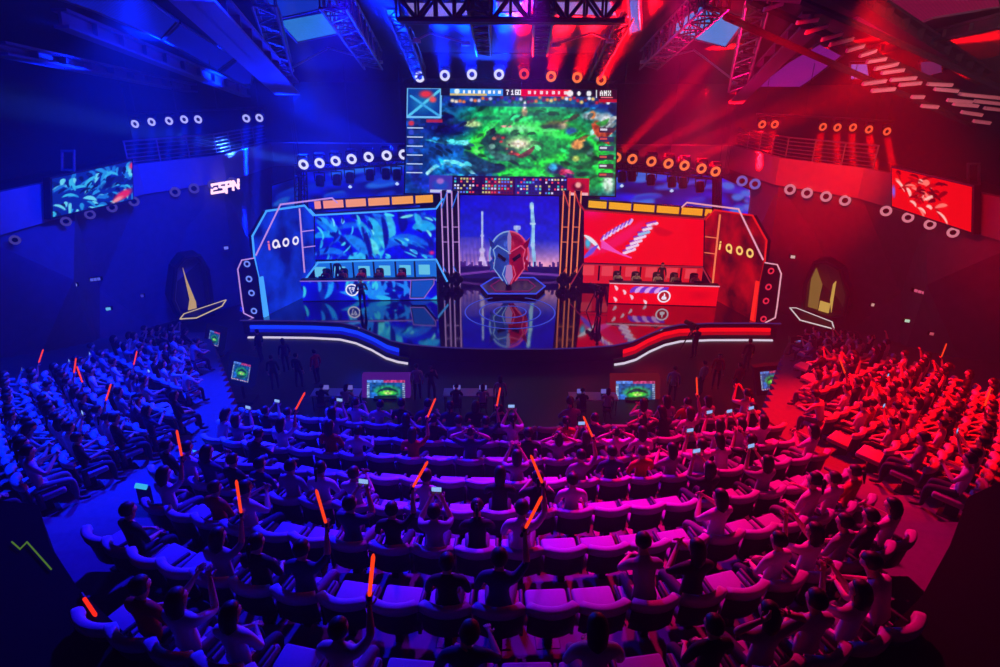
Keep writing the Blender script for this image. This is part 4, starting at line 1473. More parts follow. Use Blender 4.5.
HC = V((at_y(509, 256, cen.y).x, cen.y, at_y(509, 254, cen.y).z))
HR = (at_y(528, 256, cen.y).x - HC.x, 0.95, at_y(509, 231, cen.y).z - HC.z)
t = thing('helmet_statue', 'giant half blue half red faceted helmet statue on the six sided podium', 'statue', (HC.x, HC.y, FL + .25))
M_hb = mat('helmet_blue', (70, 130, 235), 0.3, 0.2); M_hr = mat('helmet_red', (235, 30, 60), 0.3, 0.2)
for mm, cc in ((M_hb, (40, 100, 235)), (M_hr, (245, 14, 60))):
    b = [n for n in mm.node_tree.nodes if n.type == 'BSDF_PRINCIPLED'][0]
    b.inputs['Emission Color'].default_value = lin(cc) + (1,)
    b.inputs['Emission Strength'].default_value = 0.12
M_hb2 = emis('helmet_rim_ice', (150, 190, 250), .75); M_hr2 = emis('helmet_rim_rose', (250, 90, 130), .75)
for s in (-1, 1):
    m = M_hb if s < 0 else M_hr
    g = MB()
    N = 8
    vs = []
    # shell: dome that narrows to a pointed chin
    for j in range(13):
        v = PI / 2 - PI * j / 12
        for i in range(N + 1):
            u = s * PI * 0.5 * i / N * 1.7
            p = sph((0, 0, 0), HR, u, max(v, -PI / 2 + .02))
            k = max(0.0, -math.sin(v))
            p.x *= 1 - 0.62 * k ** 1.3
            p.y *= 1 - 0.35 * k
            p.z *= 1.18 if v < 0 else 1.0
            vs.append(HC + p)
    fs = []
    for j in range(12):
        for i in range(N):
            f = (j * (N + 1) + i, j * (N + 1) + i + 1, (j + 1) * (N + 1) + i + 1, (j + 1) * (N + 1) + i)
            if j == 6 and 1 <= i <= 2:
                continue               # eye opening
            fs.append(f)
    g.add(vs, fs)
    part('shell', g, m, t)['label'] = ('blue' if s < 0 else 'red') + ' half shell'
    arc = [HC + V((s * HR[0] * 1.02 * math.sin(u), -HR[1] * .35, HR[2] * 1.04 * math.cos(u))) for u in [PI * .62 * q / 12 for q in range(13)]]
    part('rim_arc', MB().path(arc, .05, 6), M_hb2 if s < 0 else M_hr2, t)
    P = lambda x, z, y=0: HC + V((s * x * HR[0], -HR[1] * (1.08 - y), z * HR[2]))
    part('brow', MB().prism([P(.04, .36), P(.62, .56, .25), P(.80, .34, .4), P(.1, .02)], (0, .22, 0)), m, t)
    part('cheek_guard', MB().prism([P(.1, -.15), P(.72, .0, .35), P(.78, -.5, .4), P(.3, -1.05, .2), P(.06, -1.2, .1), P(.12, -.7)], (0, .2, 0)), m, t)
    part('horn', MB().prism([P(.72, .5, .5), P(1.06, .8, .5), P(.98, .45, .5), P(.85, .3, .5)], (0, .25, 0)), m, t)
    part('side_fin', MB().prism([P(.86, -.15, .6), P(1.06, -.3, .6), P(.95, -.5, .6), P(1.02, -.68, .6), P(.8, -.6, .6)], (0, .25, 0)), m, t)
part('visor', MB().ball(HC + V((0, .1, -.05)), (HR[0] * .78, HR[1] * .8, HR[2] * .8), 14, 9), M_blackpl, t)
for s in (-1, 1):
    P = lambda x, z, y=0: HC + V((s * x * HR[0], -HR[1] * (1.16 - y), z * HR[2]))
    m = M_hb2 if s < 0 else M_hr2
    part('eye_slot', MB().prism([P(.16, .0), P(.56, .2, .16), P(.6, .08, .2), P(.24, -.13, .05)], (0, .12, 0)), M_blackpl, t)
    part('edge_trim', MB().path([P(.06, .3), P(.6, .52, .3), P(.82, .3, .5), P(.72, -.05, .45), P(.8, -.5, .5), P(.34, -1.0, .25)], .035, 5), m, t)
    part('edge_trim', MB().path([P(.2, -.3), P(.34, -.7, .12), P(.1, -1.1, .1)], .03, 5), m, t)
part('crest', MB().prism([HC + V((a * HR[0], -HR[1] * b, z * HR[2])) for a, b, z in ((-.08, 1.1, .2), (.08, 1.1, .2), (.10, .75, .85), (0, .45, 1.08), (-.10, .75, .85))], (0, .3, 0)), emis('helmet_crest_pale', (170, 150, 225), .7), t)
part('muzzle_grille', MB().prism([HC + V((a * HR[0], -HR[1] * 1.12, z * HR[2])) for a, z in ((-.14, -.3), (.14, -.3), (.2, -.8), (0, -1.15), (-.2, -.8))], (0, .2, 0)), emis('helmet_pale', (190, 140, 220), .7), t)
part('neck_stem', MB().tube((HC.x, HC.y + .1, FL + .2), (HC.x, HC.y + .1, HC.z - HR[2] * .9), .16, 10, 0, .22), M_black, t)

# ------------------------------------------------------------------ moving head lamps
LAMPS = []


def moving_head(name_px, y, rgb, st, label, group, r=None, aim=(0, -1, -0.15), pr=5.2, ring=True):
    c = at_y(*name_px, y) if not isinstance(name_px, Vector) else name_px
    z_ = project(c)[2]
    r = r or pr * z_ / F
    a = V(aim).normalized()
    t = thing('moving_head_lamp', label, 'stage lamp', tuple(c), group=group)
    part('lens_ring', MB().torus(c + a * .12, a, r * .72, r * .26, 22, 7), emis('lens_ring_%d_%d_%d' % rgb, rgb, st), t)
    part('head', MB().lathe(c, a, [(r * .5, -r * 1.2), (r * .8, -r * 1.0), (r * .9, -.1), (r * .85, .05), (r * .5, .06)], 14), M_blackpl, t)
    up = V((0, 0, 1))
    s = a.cross(up).normalized()
    part('yoke', MB().path([c + s * r * 1.0, c + s * r * 1.1 + up * r * 1.3, c - s * r * 1.1 + up * r * 1.3, c - s * r * 1.0], r * .12, 6), M_blackpl, t)
    part('base', MB().box(c + up * r * 1.5, (r * 1.7, r * 1.3, r * .5)), M_blackpl, t)
    return c


def spot(loc, target, rgb, power, size, blend=0.3, name='beam_light', rad=0.08):
    d = bpy.data.lights.new(name, 'SPOT')
    d.energy = power
    d.color = rgb
    d.spot_size = R(size)
    d.spot_blend = blend
    d.shadow_soft_size = rad
    o = bpy.data.objects.new(name, d)
    COL.objects.link(o)
    o.location = loc
    o.rotation_euler = (V(target) - V(loc)).to_track_quat('-Z', 'Y').to_euler()
    return o


BLUE = (0.0, 0.012, 1.0)
RED = (1.0, 0.001, 0.003)
def beam_light(loc, target, rgb, e, r=.2, spread=7.0):
    """narrow parallel beam out of a lamp lens; e = strength across the beam."""
    d = bpy.data.lights.new('beam_light', 'AREA')
    d.shape = 'DISK'
    d.size = 2 * r
    d.energy = e * PI * r * r
    d.color = rgb
    d.spread = R(spread)
    o = bpy.data.objects.new('beam_light', d)
    COL.objects.link(o)
    o.location = loc
    o.rotation_euler = (V(target) - V(loc)).to_track_quat('-Z', 'Y').to_euler()
    return o


WHITE_R, RED_R = (225, 225, 255), (255, 120, 60)
BE = 1050.0
TOP = [(420, 77), (445, 75.5), (472, 74.5), (499, 74.5), (524, 74), (551, 76.5), (577, 77.5), (601, 80)]
TOPT = [(388, 2), (438, 8), (458, 8), (512, 8), (522, 8), (572, 2), (606, 2), (640, 2)]
def out_of(c, e, r):
    return c + (e - c).normalized() * (r * 1.0)
for i, (p, q) in enumerate(zip(TOP, TOPT)):
    red = i >= 4
    col = RED_R if red else WHITE_R
    if i == 4:
        col = (235, 60, 50)
    c = moving_head(p, 36.2, col, 1.05, ordinal(i + 1) + ' ring lamp from the left in the row just above the game screen', 'ring lamps above the game screen', aim=(0, -1, .0))
    e = at_y(*q, 27)
    beam_light(out_of(c, e, .5), e, RED if red else BLUE, BE * (([2.2, 1.6, 1.8, 2.4, .5, 2.0, 1.6, 2.0][i])), .34, 9)
LROW = [(304, 164), (320, 162.5), (336, 160.5), (352, 158.5), (369, 156.5), (387, 155), (404, 154)]
LT = [(262, 155), (262, 152), (300, 150), (310, 150), (330, 146), (330, 128), (330, 118)]
for i, (p, q) in enumerate(zip(LROW, LT)):
    c = moving_head(p, 37.6, WHITE_R, 1.05, ordinal(i + 1) + ' ring lamp from the left in the row left of the game screen', 'ring lamps left of the game screen')
    e = at_y(*q, 36)
    beam_light(out_of(c, e, .5), e, (0.03, 0.12, 1.0) if i < 2 else BLUE, BE * [1.0, .7, .5, .5, .6, 1.6, 2.6][i], .26, 9)
RROW = [(616, 157), (632, 158.5), (651, 161), (668, 163), (684, 165), (701, 168), (715, 171)]
RT = [(664, 108), (690, 128), (715, 135), (740, 138), (760, 130), (790, 150), (770, 163)]
for i, (p, q) in enumerate(zip(RROW, RT)):
    c = moving_head(p, 37.6, RED_R, 1.05, ordinal(i + 1) + ' ring lamp from the left in the row right of the game screen', 'ring lamps right of the game screen')
    e = at_y(*q, 36)
    beam_light(out_of(c, e, .5), e, RED, BE * [3.2, 2.0, 2.0, 2.0, 2.2, 1.2, .8][i], .26, 9)
BAL_L = [(136, 123.5), (152.5, 121.5), (170, 120.5), (185, 119), (199, 119), (247, 118), (260, 117.5)]
for i, p in enumerate(BAL_L):
    c = moving_head(p, 37.5, (190, 190, 255), 0.9, ordinal(i + 1) + ' ring lamp from the left over the left balcony', 'ring lamps over the left balcony', pr=4)
    e = at_y(p[0] - 2, p[1] + 40, 36.8)
    beam_light(out_of(c, e, .4), e, BLUE, BE * 3.5, .2, 6)
BAL_R = [(761.5, 124), (774, 124), (822, 126.5), (836.5, 127), (852, 127), (868, 129), (886, 131)]
for i, p in enumerate(BAL_R):
    c = moving_head(p, 37.5, (255, 90, 50), 0.95, ordinal(i + 1) + ' ring lamp from the left over the right balcony', 'ring lamps over the right balcony', pr=4)
    e = at_y(p[0] + (-6 if i < 3 else 8 if i > 4 else 1), p[1] + 42, 36.8)
    beam_light(out_of(c, e, .4), e, RED, BE * (10 if i == 5 else 7) * (.4 if i == 0 else 1), .2, 6)

for ys_, nm_ in ((BAL_L, 'left'), (BAL_R, 'right')):
    a, b = at_y(ys_[0][0] - 6, ys_[0][1], 37.5), at_y(ys_[-1][0] + 6, ys_[-1][1], 37.5)
    o = part('lamp_bar', MB().tube(a + V((0, .1, .55)), b + V((0, .1, .55)), .06, 8), M_tr, None)
    tag(o, 'thin bar carrying the ring lamps over the ' + nm_ + ' balcony', 'lamp bar')
    g = MB()
    for f in (.05, .35, .65, .95):
        c = (a + V((0, .1, .55))).lerp(b + V((0, .1, .55)), f)
        part('hanger', MB().tube(c, (c.x, c.y, CZ0 + (CY0 - c.y) * (CZ1 - CZ0) / (CY0 - CY1)), .02, 5), M_tr, o)
# black lamps hanging below the lamp trusses, some lit white
for side, lst in ((-1, [(320, 181), (337, 180), (350, 178, 1), (370, 175), (386, 174), (397, 175, 1)]), (1, [(622, 177, 1), (632, 176), (651, 180), (672, 182, 1), (683, 183), (700, 187)])):
    for i, q in enumerate(lst):
        c = at_y(q[0], q[1], 37.9)
        sd = 'left' if side < 0 else 'right'
        t = thing('hanging_lamp', ordinal(i + 1) + ' black lamp from the left hanging under the ' + sd + ' lamp truss', 'stage lamp', tuple(c), group='black lamps hanging under the ' + sd + ' truss')
        part('body', MB().lathe(c, (0, -.3, -1), [(.12, -.35), (.24, -.3), (.27, .2), (.22, .34), (.1, .35)], 12), M_blackpl, t)
        part('yoke', MB().path([c + V((-.3, 0, 0)), c + V((-.32, 0, .5)), c + V((.32, 0, .5)), c + V((.3, 0, 0))], .035, 6), M_blackpl, t)
        part('clamp', MB().tube(c + V((0, 0, .5)), c + V((0, 0, .75)), .05, 8), M_blackpl, t)
        if len(q) > 2:
            part('lens', MB().lathe(c + V((0, -.16, -.5)), (0, -.3, -1), [(.02, -.1), (.12, 0), (.12, .05), (.03, .1)], 10), emis('lens_white', (190, 215, 255), 1.0), t)

# ring lamps fixed along the side walls under the parapet
WR = [(15, 240), (66, 221.5), (90, 214.5), (112, 207.5), (134, 201.5), (175, 192), (194, 188.5), (213, 184.5), (232, 182)]
def wall_hit(px, py, sx):
    cols = [(-4, 21.3), (8, 20.2), (15, 19.4), (21, 18.8), (25.6, 18.5), (30.3, 18.4), (34.2, 15.6), (37.5, 15.35), (41, 15.2)]
    d = ray(px, py)
    for i in range(1, 600):
        p = EYE + d * (i * 0.1 / d.y if d.y else 1)
        if abs(p.x) > np.interp(p.y, [c[0] for c in cols], [c[1] for c in cols]) - 0.95 and p.y > 2:
            return p
    return at_y(px, py, 40)
for i, (x, y) in enumerate(WR):
    p = wall_hit(x, y, -1)
    rp = 5.0 * project(p)[2] / F
    ax = V((.55, -.8, -.1)) if x < 140 else V((.4, -.9, 0))
    t = thing('wall_ring_lamp', ordinal(i + 1) + ' ring lamp from the left along the blue lit left wall', 'wall lamp', tuple(p), group='ring lamps along the left wall')
    part('ring', MB().torus(p, ax, rp * .74, rp * .24, 22, 7), emis('wall_ring_violet', (112, 100, 215) if i else (70, 60, 150), .8), t)
    part('mount', MB().lathe(p, ax, [(rp * .5, -.35), (rp * .55, -.05), (rp * .5, -.02)], 14), M_blackpl, t)
for i, (x, y) in enumerate([(742, 181), (755, 184), (790, 189.5), (807, 193), (826, 196.5), (845, 200.5), (886, 211), (908, 217.5), (930, 224.5), (953, 232.5)]):
    p = wall_hit(x, y, 1)
    rp = 5.4 * project(p)[2] / F
    ax = V((-.55, -.8, -.1)) if x > 860 else V((-.4, -.9, 0))
    t = thing('wall_ring_lamp', ordinal(i + 1) + ' ring lamp from the left along the red lit right wall', 'wall lamp', tuple(p), group='ring lamps along the right wall')
    part('ring', MB().torus(p, ax, rp * .74, rp * .24, 22, 7), emis('wall_ring_pink', (225, 130, 150), .85) if i > 1 else emis('wall_ring_blue', (120, 110, 220), .7), t)
    part('mount', MB().lathe(p, ax, [(rp * .5, -.35), (rp * .55, -.05), (rp * .5, -.02)], 14), M_blackpl, t)

# the small neon word on the left wall
t = thing('neon_wall_sign', 'small pinkish white glowing letter sign high on the left wall', 'sign', tuple(wall_hit(226, 188, -1)))
yn = 33.0
def nl(x, y):
    return at_y(212 + x * .85, 195 - y * .85 - x * .14, yn)
strokes = [[(0, 12), (0, 2), (6, 2)], [(0, 12), (7, 12)], [(0, 7), (5, 7)], [(14, 12), (9, 12), (9, 8), (14, 7), (14, 2), (8, 2)], [(17, 0), (17, 12), (22, 12), (22, 7), (17, 7)], [(25, 2), (25, 12), (31, 3), (31, 13)]]
word = ['E', 'E', 'E', 'S', 'P', 'N']
done = {}
for st_, wd_ in zip(strokes, word):
    done.setdefault(wd_, MB()).path([nl(*q) for q in st_], .07, 6)
for k, g in done.items():
    part('letter', g, emis('neon_pink_white', (255, 205, 215), 1.5, True), t)
g = MB().path([nl(-1, 9), nl(33, 9)], .03, 5).path([nl(-1, 4), nl(33, 4)], .03, 5)
part('rail', g, M_black, t)

# little marker lights on the side walls
for i, (x, y, rgb, w, lb) in enumerate([(75, 285, (150, 165, 255), 3, 'small pale light on the left wall below the swirl screen'), (95, 279.5, (90, 100, 235), 9, 'short row of dim blue letters on the left wall'),
                                        (108, 309, (110, 200, 255), 5, 'bright cyan exit light low on the left wall'), (142, 296, (60, 60, 190), 3, 'faint violet light on the left wall near the fold'),
                                        (922, 292.5, (225, 90, 130), 14, 'pink lit sign on the right wall below the red screen'), (907.5, 321, (190, 235, 205), 5, 'pale green exit light low on the right wall'),
                                        (932, 334, (200, 80, 100), 4, 'small reddish plate on the right wall under the green light'), (873, 305, (220, 170, 160), 3, 'tiny pale light on the right wall beside the fold'),
                                        (226, 248, (120, 130, 255), 5, 'small pale lamp on the left wall below the neon sign'), (793, 257, (230, 200, 190), 5, 'small pale lamp on the right wall above the doorway')]):
    p = wall_hit(x, y, -1 if x < 500 else 1)
    k = project(p)[2] / F
    t = thing('wall_marker_light', lb, 'wall light', tuple(p), group='small marker lights on the walls')
    ux = V((.3 if x < 500 else -.3, 1, 0)).normalized() if abs(p.x) > 15 else V((1, 0, 0))
    ux = V((1, .5 if x < 500 else -.5, -.2 if x > 900 and w > 9 else 0)).normalized()
    g = MB()
    n = 4 if w > 12 else 3 if w > 8 else 1
    for j in range(n):
        o = ux * (w * k * ((j + .5) / n - .5))
        hw = w * k / n * .38
        g.prism([p + o - ux * hw - V((0, 0, 1.4 * k)), p + o + ux * hw - V((0, 0, 1.4 * k)), p + o + ux * hw + V((0, 0, 1.4 * k)), p + o - ux * hw + V((0, 0, 1.4 * k))], (0, .03, 0))
    part('lit_face', g, emis('marker_%d' % i, rgb, .8), t)
    part('housing', MB().prism([p - ux * w * k * .6 + V((0, .05, -2 * k)), p + ux * w * k * .6 + V((0, .05, -2 * k)), p + ux * w * k * .6 + V((0, .05, 2 * k)), p - ux * w * k * .6 + V((0, .05, 2 * k))], (0, .06, 0)), M_blackpl, t)
# ------------------------------------------------------------------ figures
M_skin = mat('skin', (206, 160, 138), 0.6, 0, 0.06, 12)
M_skin2 = mat('skin_tan', (180, 130, 105), 0.6, 0, 0.06, 12)
M_hair = mat('hair_black', (20, 17, 17), 0.5, 0, 0.2, 40)
M_hair2 = mat('hair_brown', (52, 34, 24), 0.5, 0, 0.2, 40)
M_eye = mat('eye_dark', (20, 14, 12), 0.3)
M_lip = mat('lips', (160, 80, 76), 0.5)
M_shoe = mat('shoe_dark', (40, 38, 40), 0.6)
M_jean = mat('trousers_dark', (38, 42, 62), 0.8, 0, 0.15, 30)
M_jean2 = mat('trousers_grey', (110, 108, 112), 0.8, 0, 0.15, 30)
TOPS = {'white': mat('shirt_white', (215, 213, 216), 0.8, 0, 0.06, 25), 'black': mat('shirt_black', (26, 25, 29), 0.8, 0, 0.15, 25),
        'grey': mat('shirt_grey', (140, 140, 146), 0.8, 0, 0.1, 25), 'pale': mat('shirt_pale', (205, 185, 195), 0.8, 0, 0.1, 25),
        'navy': mat('shirt_navy', (34, 40, 92), 0.8, 0, 0.12, 25), 'red': mat('shirt_red', (190, 30, 34), 0.8, 0, 0.1, 25),
        'green': mat('shirt_green', (60, 190, 70), 0.8, 0, 0.1, 25)}


def hand(nodes, pre, wrist, d, palm_n, side, curl=0.5):
    """wrist -> palm -> four fingers of unequal length and a thumb from the side of the palm."""
    d = V(d).normalized()
    pn = (V(palm_n) - d * V(palm_n).dot(d)).normalized()
    s = d.cross(pn).normalized() * side
    w = V(wrist)
    nodes[pre + 'palm'] = (w + d * .055, (.034, .017), pre + 'wrist', 'skin')
    nodes[pre + 'knuck'] = (w + d * .085, (.036, .015), pre + 'palm', 'skin')
    for k, (o, L) in enumerate(((-.03, .062), (-.01, .076), (.01, .07), (.029, .052))):
        b = w + d * .098 + s * o
        nodes[pre + 'f%da' % k] = (b, (.010, .010), pre + 'knuck', 'skin')
        m_ = b + (d * math.cos(curl) + pn * math.sin(curl)) * L * .5
        nodes[pre + 'f%db' % k] = (m_, (.009, .009), pre + 'f%da' % k, 'skin')
        e = m_ + (d * math.cos(curl * 2.1) + pn * math.sin(curl * 2.1)) * L * .5
        nodes[pre + 'f%dc' % k] = (e, (.008, .008), pre + 'f%db' % k, 'skin')
    b = w + d * .035 - s * .034 + pn * .008
    nodes[pre + 'ta'] = (b, (.013, .013), pre + 'palm', 'skin')
    e = b + (d * .7 - s * .55 + pn * .35).normalized() * .036
    nodes[pre + 'tb'] = (e, (.011, .011), pre + 'ta', 'skin')
    nodes[pre + 'tc'] = (e + (d * .8 - s * .2 + pn * .5).normalized() * .03, (.009, .009), pre + 'tb', 'skin')


def figure(name, arms, lean=0.0, sit=True, tilt=0.0, long_sleeve=False, legs=None, head_down=0.1):
    """one continuous body mesh; local +Y is forward, z=0 the floor under the feet."""
    n = {}
    hz = .56 if sit else .93
    L = lean
    def sp(z, y):                 # spine point above the hips, leaning forward by L
        return V((0, y + (z) * math.sin(L), hz + z * math.cos(L)))
    n['pelvis'] = (V((0, 0, hz)), (.15, .115), None, 'bottom')
    n['waist'] = (sp(.16, -.01), (.135, .10), 'pelvis', 'top')
    n['chest'] = (sp(.34, -.02), (.165, .115), 'waist', 'top')
    n['upper'] = (sp(.46, -.02), (.12, .085), 'chest', 'top')
    n['neck'] = (sp(.54, .0), (.055, .055), 'upper', 'skin')
    hd = L + head_down
    nb = sp(.54, 0)
    def hp(u, f, x=0.0):
        return nb + V((x + u * math.sin(tilt), f * math.cos(hd) + u * math.sin(hd), u * math.cos(hd) - f * math.sin(hd)))
    n['jaw'] = (hp(.07, .015), (.062, .068), 'neck', 'skin')
    n['face'] = (hp(.135, .02), (.078, .092), 'jaw', 'skin')
    n['brow'] = (hp(.19, .012), (.08, .095), 'face', 'skin')
    n['crown'] = (hp(.235, .0), (.058, .07), 'brow', 'skin')
    n['chin'] = (hp(.05, .07), (.026, .026), 'jaw', 'skin')
    n['nose'] = (hp(.125, .118), (.014, .016), 'face', 'skin')
    for s, pre in ((-1, 'l'), (1, 'r')):
        n[pre + 'ear'] = (hp(.135, .0, s * .088), (.012, .022), 'face', 'skin')
        sh = sp(.45, -.02) + V((s * .185, 0, 0))
        n[pre + 'shoulder'] = (sh, (.066, .066), 'upper', 'top')
        el, wr, pn = [V(a) for a in arms[0 if s < 0 else 1]]
        el = V((s * el.x, el.y, el.z)); wr = V((s * wr.x, wr.y, wr.z)); pn = V((s * pn.x, pn.y, pn.z))
        base = sp(0, 0)
        off = sp(.45, -.02) - V((0, -.02, hz + .45))
        el, wr = el + off, wr + off
        n[pre + 'elbow'] = (el, (.045, .045), pre + 'shoulder', 'top')
        d = (wr - el).normalized()
        n[pre + 'forearm'] = (el.lerp(wr, .35), (.043, .043), pre + 'elbow', 'top' if long_sleeve else 'skin')
        n[pre + 'wrist'] = (wr, (.028, .024), pre + 'forearm', 'skin')
        hand(n, pre, wr, d, pn, s, 0.45)
        n[pre + 'hip'] = (V((s * .095, .03, hz - .02)), (.092, .095), 'pelvis', 'bottom')
        if sit:
            sp_ = (legs or .12)
            n[pre + 'knee'] = (V((s * (sp_ + .02), .44, .52)), (.062, .062), pre + 'hip', 'bottom')
            n[pre + 'calf'] = (V((s * sp_, .45, .33)), (.055, .058), pre + 'knee', 'bottom')
            n[pre + 'ankle'] = (V((s * sp_, .44, .09)), (.042, .045), pre + 'calf', 'bottom')
            n[pre + 'ball'] = (V((s * sp_, .55, .05)), (.042, .04), pre + 'ankle', 'shoe')
            n[pre + 'toe'] = (V((s * sp_, .64, .04)), (.036, .03), pre + 'ball', 'shoe')
        else:
            st = (.05 if s > 0 else -.05)
            n[pre + 'knee'] = (V((s * .11, .03 + st, .5)), (.06, .062), pre + 'hip', 'bottom')
            n[pre + 'calf'] = (V((s * .115, .0 + st, .35)), (.054, .058), pre + 'knee', 'bottom')
            n[pre + 'ankle'] = (V((s * .12, -.02 + st, .09)), (.042, .045), pre + 'calf', 'bottom')
            n[pre + 'ball'] = (V((s * .125, .09 + st, .05)), (.042, .04), pre + 'ankle', 'shoe')
            n[pre + 'toe'] = (V((s * .13, .18 + st, .04)), (.036, .03), pre + 'ball', 'shoe')
    keys = list(n)
    idx = {k: i for i, k in enumerate(keys)}
    me = bpy.data.meshes.new(name + '_skeleton')
    me.from_pydata([tuple(n[k][0]) for k in keys], [(idx[n[k][2]], idx[k]) for k in keys if n[k][2]], [])
    ob = bpy.data.objects.new(name + '_skeleton', me)
    COL.objects.link(ob)
    md = ob.modifiers.new('skin', 'SKIN')
    md.use_smooth_shade = True
    md.branch_smoothing = 0.3
    for i, k in enumerate(keys):
        sv = me.skin_vertices[0].data[i]
        sv.radius = n[k][1]
        sv.use_root = (k == 'pelvis')
    sd = ob.modifiers.new('sub', 'SUBSURF')
    sd.levels = sd.render_levels = 1
    dg = bpy.context.evaluated_depsgraph_get()
    dg.update()
    res = bpy.data.meshes.new_from_object(ob.evaluated_get(dg))
    res.name = name
    bpy.data.objects.remove(ob)
    # cloth or skin by the nearest bone
    segs = [(np.array(n[n[k][2]][0]), np.array(n[k][0]), {'skin': 0, 'top': 1, 'bottom': 2, 'shoe': 3}[n[k][3]], max(n[k][1])) for k in keys if n[k][2]]
    cs = np.zeros(len(res.polygons) * 3)
    res.polygons.foreach_get('center', cs)
    cs = cs.reshape(-1, 3)
    best = np.full(len(cs), 1e9)
    mi = np.zeros(len(cs), int)
    for a, b, m_, r in segs:
        d = b - a
        t = np.clip(((cs - a) @ d) / max(1e-9, d @ d), 0, 1)
        dist = np.linalg.norm(cs - a - t[:, None] * d, axis=1) / r
        sel = dist < best
        best[sel] = dist[sel]
        mi[sel] = m_
    # eyes and mouth
    g = MB()
    for s in (-1, 1):
        g.ball(hp(.152, .100, s * .034), (.015, .01, .009), 8, 5, 4)
    g.ball(hp(.082, .093), (.024, .008, .007), 8, 5, 5)
    nv = len(res.vertices)
    nf = len(res.polygons)
    bm = bmesh.new()
    bm.from_mesh(res)
    bm.verts.ensure_lookup_table()
    vv = [bm.verts.new(v) for v in g.v]
    for f, m_ in zip(g.f, g.m):
        bm.faces.new([vv[i] for i in f])
    bm.to_mesh(res)
    bm.free()
    mi = list(mi) + g.m
    res.materials.clear()
    for m_ in (M_skin, TOPS['white'], M_jean, M_shoe, M_eye, M_lip):
        res.materials.append(m_)
    res.polygons.foreach_set('material_index', mi)
    res.polygons.foreach_set('use_smooth', [True] * len(mi))
    res.update()
    hc = hp(.165, -.008)
    return dict(mesh=res, head=hc, rot=Matrix.Rotation(-hd, 3, 'X') @ Matrix.Rotation(tilt, 3, 'Y'),
                rw=n['rknuck'][0].copy(), lw=n['lknuck'][0].copy())


def hair_mesh(kind):
    g = MB()
    bm = bmesh.new()
    bmesh.ops.create_uvsphere(bm, u_segments=16, v_segments=12, radius=1)
    rng = random.Random(kind)
    for v in bm.verts:
        x, y, z = v.co
        p = V((x * .097, y * .115, z * .112))
        if y > .25 and z < .42:                 # leave the face free
            p *= .72
        elif z < -.55:
            p = V((p.x * .8, p.y * .8, p.z * .9))
        if kind == 1 and y < .12 and z < .1:    # long hair down the back
            p.z = p.z * 2.4 - .03
            p.y = -abs(p.y) * .85 - .035
        p *= 1 + rng.uniform(-.02, .03)
        v.co = p
    bm.verts.index_update()
    g.add([v.co.copy() for v in bm.verts], [tuple(v.index for v in f.verts) for f in bm.faces])
    bm.free()
    if kind == 2:                                # pony tail
        g.ball(V((0, -.125, .02)), (.035, .04, .035), 8, 6)
        g.tube(V((0, -.14, .02)), V((0, -.16, -.17)), .034, 8, 0, .012)
    if kind == 3:                                # cap with a peak
        g.prism([V((-.07, .085, .05)), V((.07, .085, .05)), V((.06, .17, .035)), V((-.06, .17, .035))], (0, 0, .012))
    return g.mesh('hair_%d' % kind, M_hair, True)


HAIR = [hair_mesh(k) for k in range(4)]
HK = ['short haired', 'long haired', 'ponytailed', 'capped']
POSES = {
    'resting': figure('seated_resting', [((.25, .03, .80), (.11, .26, .70), (0, 0, -1))] * 2),
    'leaning': figure('seated_leaning', [((.24, .12, .82), (.08, .34, .78), (0, 0, -1))] * 2, lean=.35, head_down=.15),
    'filming': figure('seated_filming', [((.22, .20, .95), (.09, .34, 1.18), (-.3, 1, 0)), ((.22, .20, .95), (.09, .34, 1.18), (-.3, 1, 0))], head_down=-.05),
    'waving': figure('seated_waving', [((.25, .03, .80), (.11, .26, .70), (0, 0, -1)), ((.30, .06, 1.16), (.27, .16, 1.42), (0, 1, 0))]),
    'clapping': figure('seated_clapping', [((.27, .10, .86), (.055, .33, 1.0), (-1, 0, 0))] * 2),
    'stretching': figure('seated_stretching', [((.38, -.04, 1.14), (.17, -.07, 1.26), (0, 1, 0))] * 2),
    'turning': figure('seated_turning', [((.27, .0, .80), (.14, .24, .74), (0, 0, -1)), ((.30, .08, .84), (.22, .32, .86), (0, 0, -1))], tilt=.25),
    'sleeved': figure('seated_sleeved', [((.25, .05, .80), (.05, .25, .78), (0, 0, -1))] * 2, long_sleeve=True),
}
STAND = figure('standing', [((.25, -.02, 1.08), (.25, .08, .84), (-1, 0, 0))] * 2, sit=False, long_sleeve=True)
STAND_CAM = figure('standing_operator', [((.26, .12, 1.10), (.12, .36, 1.26), (-1, 0, 0))] * 2, sit=False, long_sleeve=True)
PLAYER = figure('seated_player', [((.27, .16, .80), (.17, .42, .86), (0, 0, -1))] * 2, lean=.18, head_down=.1)
SLOT_SKIN, SLOT_TOP, SLOT_BOT = 0, 1, 2


def person(P, label, loc, rz, top, hair=0, hairmat=None, bottom=None, group=None, cat='person', scale=1.0, skin=None):
    o = bpy.data.objects.new('person', P['mesh'])
    COL.objects.link(o)
    o.location = loc
    o.rotation_euler = (0, 0, rz)
    o.scale = (scale,) * 3
    for i, m in ((SLOT_TOP, top), (SLOT_BOT, bottom or M_jean), (SLOT_SKIN, skin or M_skin)):
        o.material_slots[i].link = 'OBJECT'
        o.material_slots[i].material = m
    tag(o, label, cat, group)
    h = bpy.data.objects.new('hair', HAIR[hair])
    COL.objects.link(h)
    h.parent = o
    h.location = P['head']
    h.rotation_euler = P['rot'].to_euler()
    h.material_slots[0].link = 'OBJECT'
    h.material_slots[0].material = hairmat or M_hair
    return o


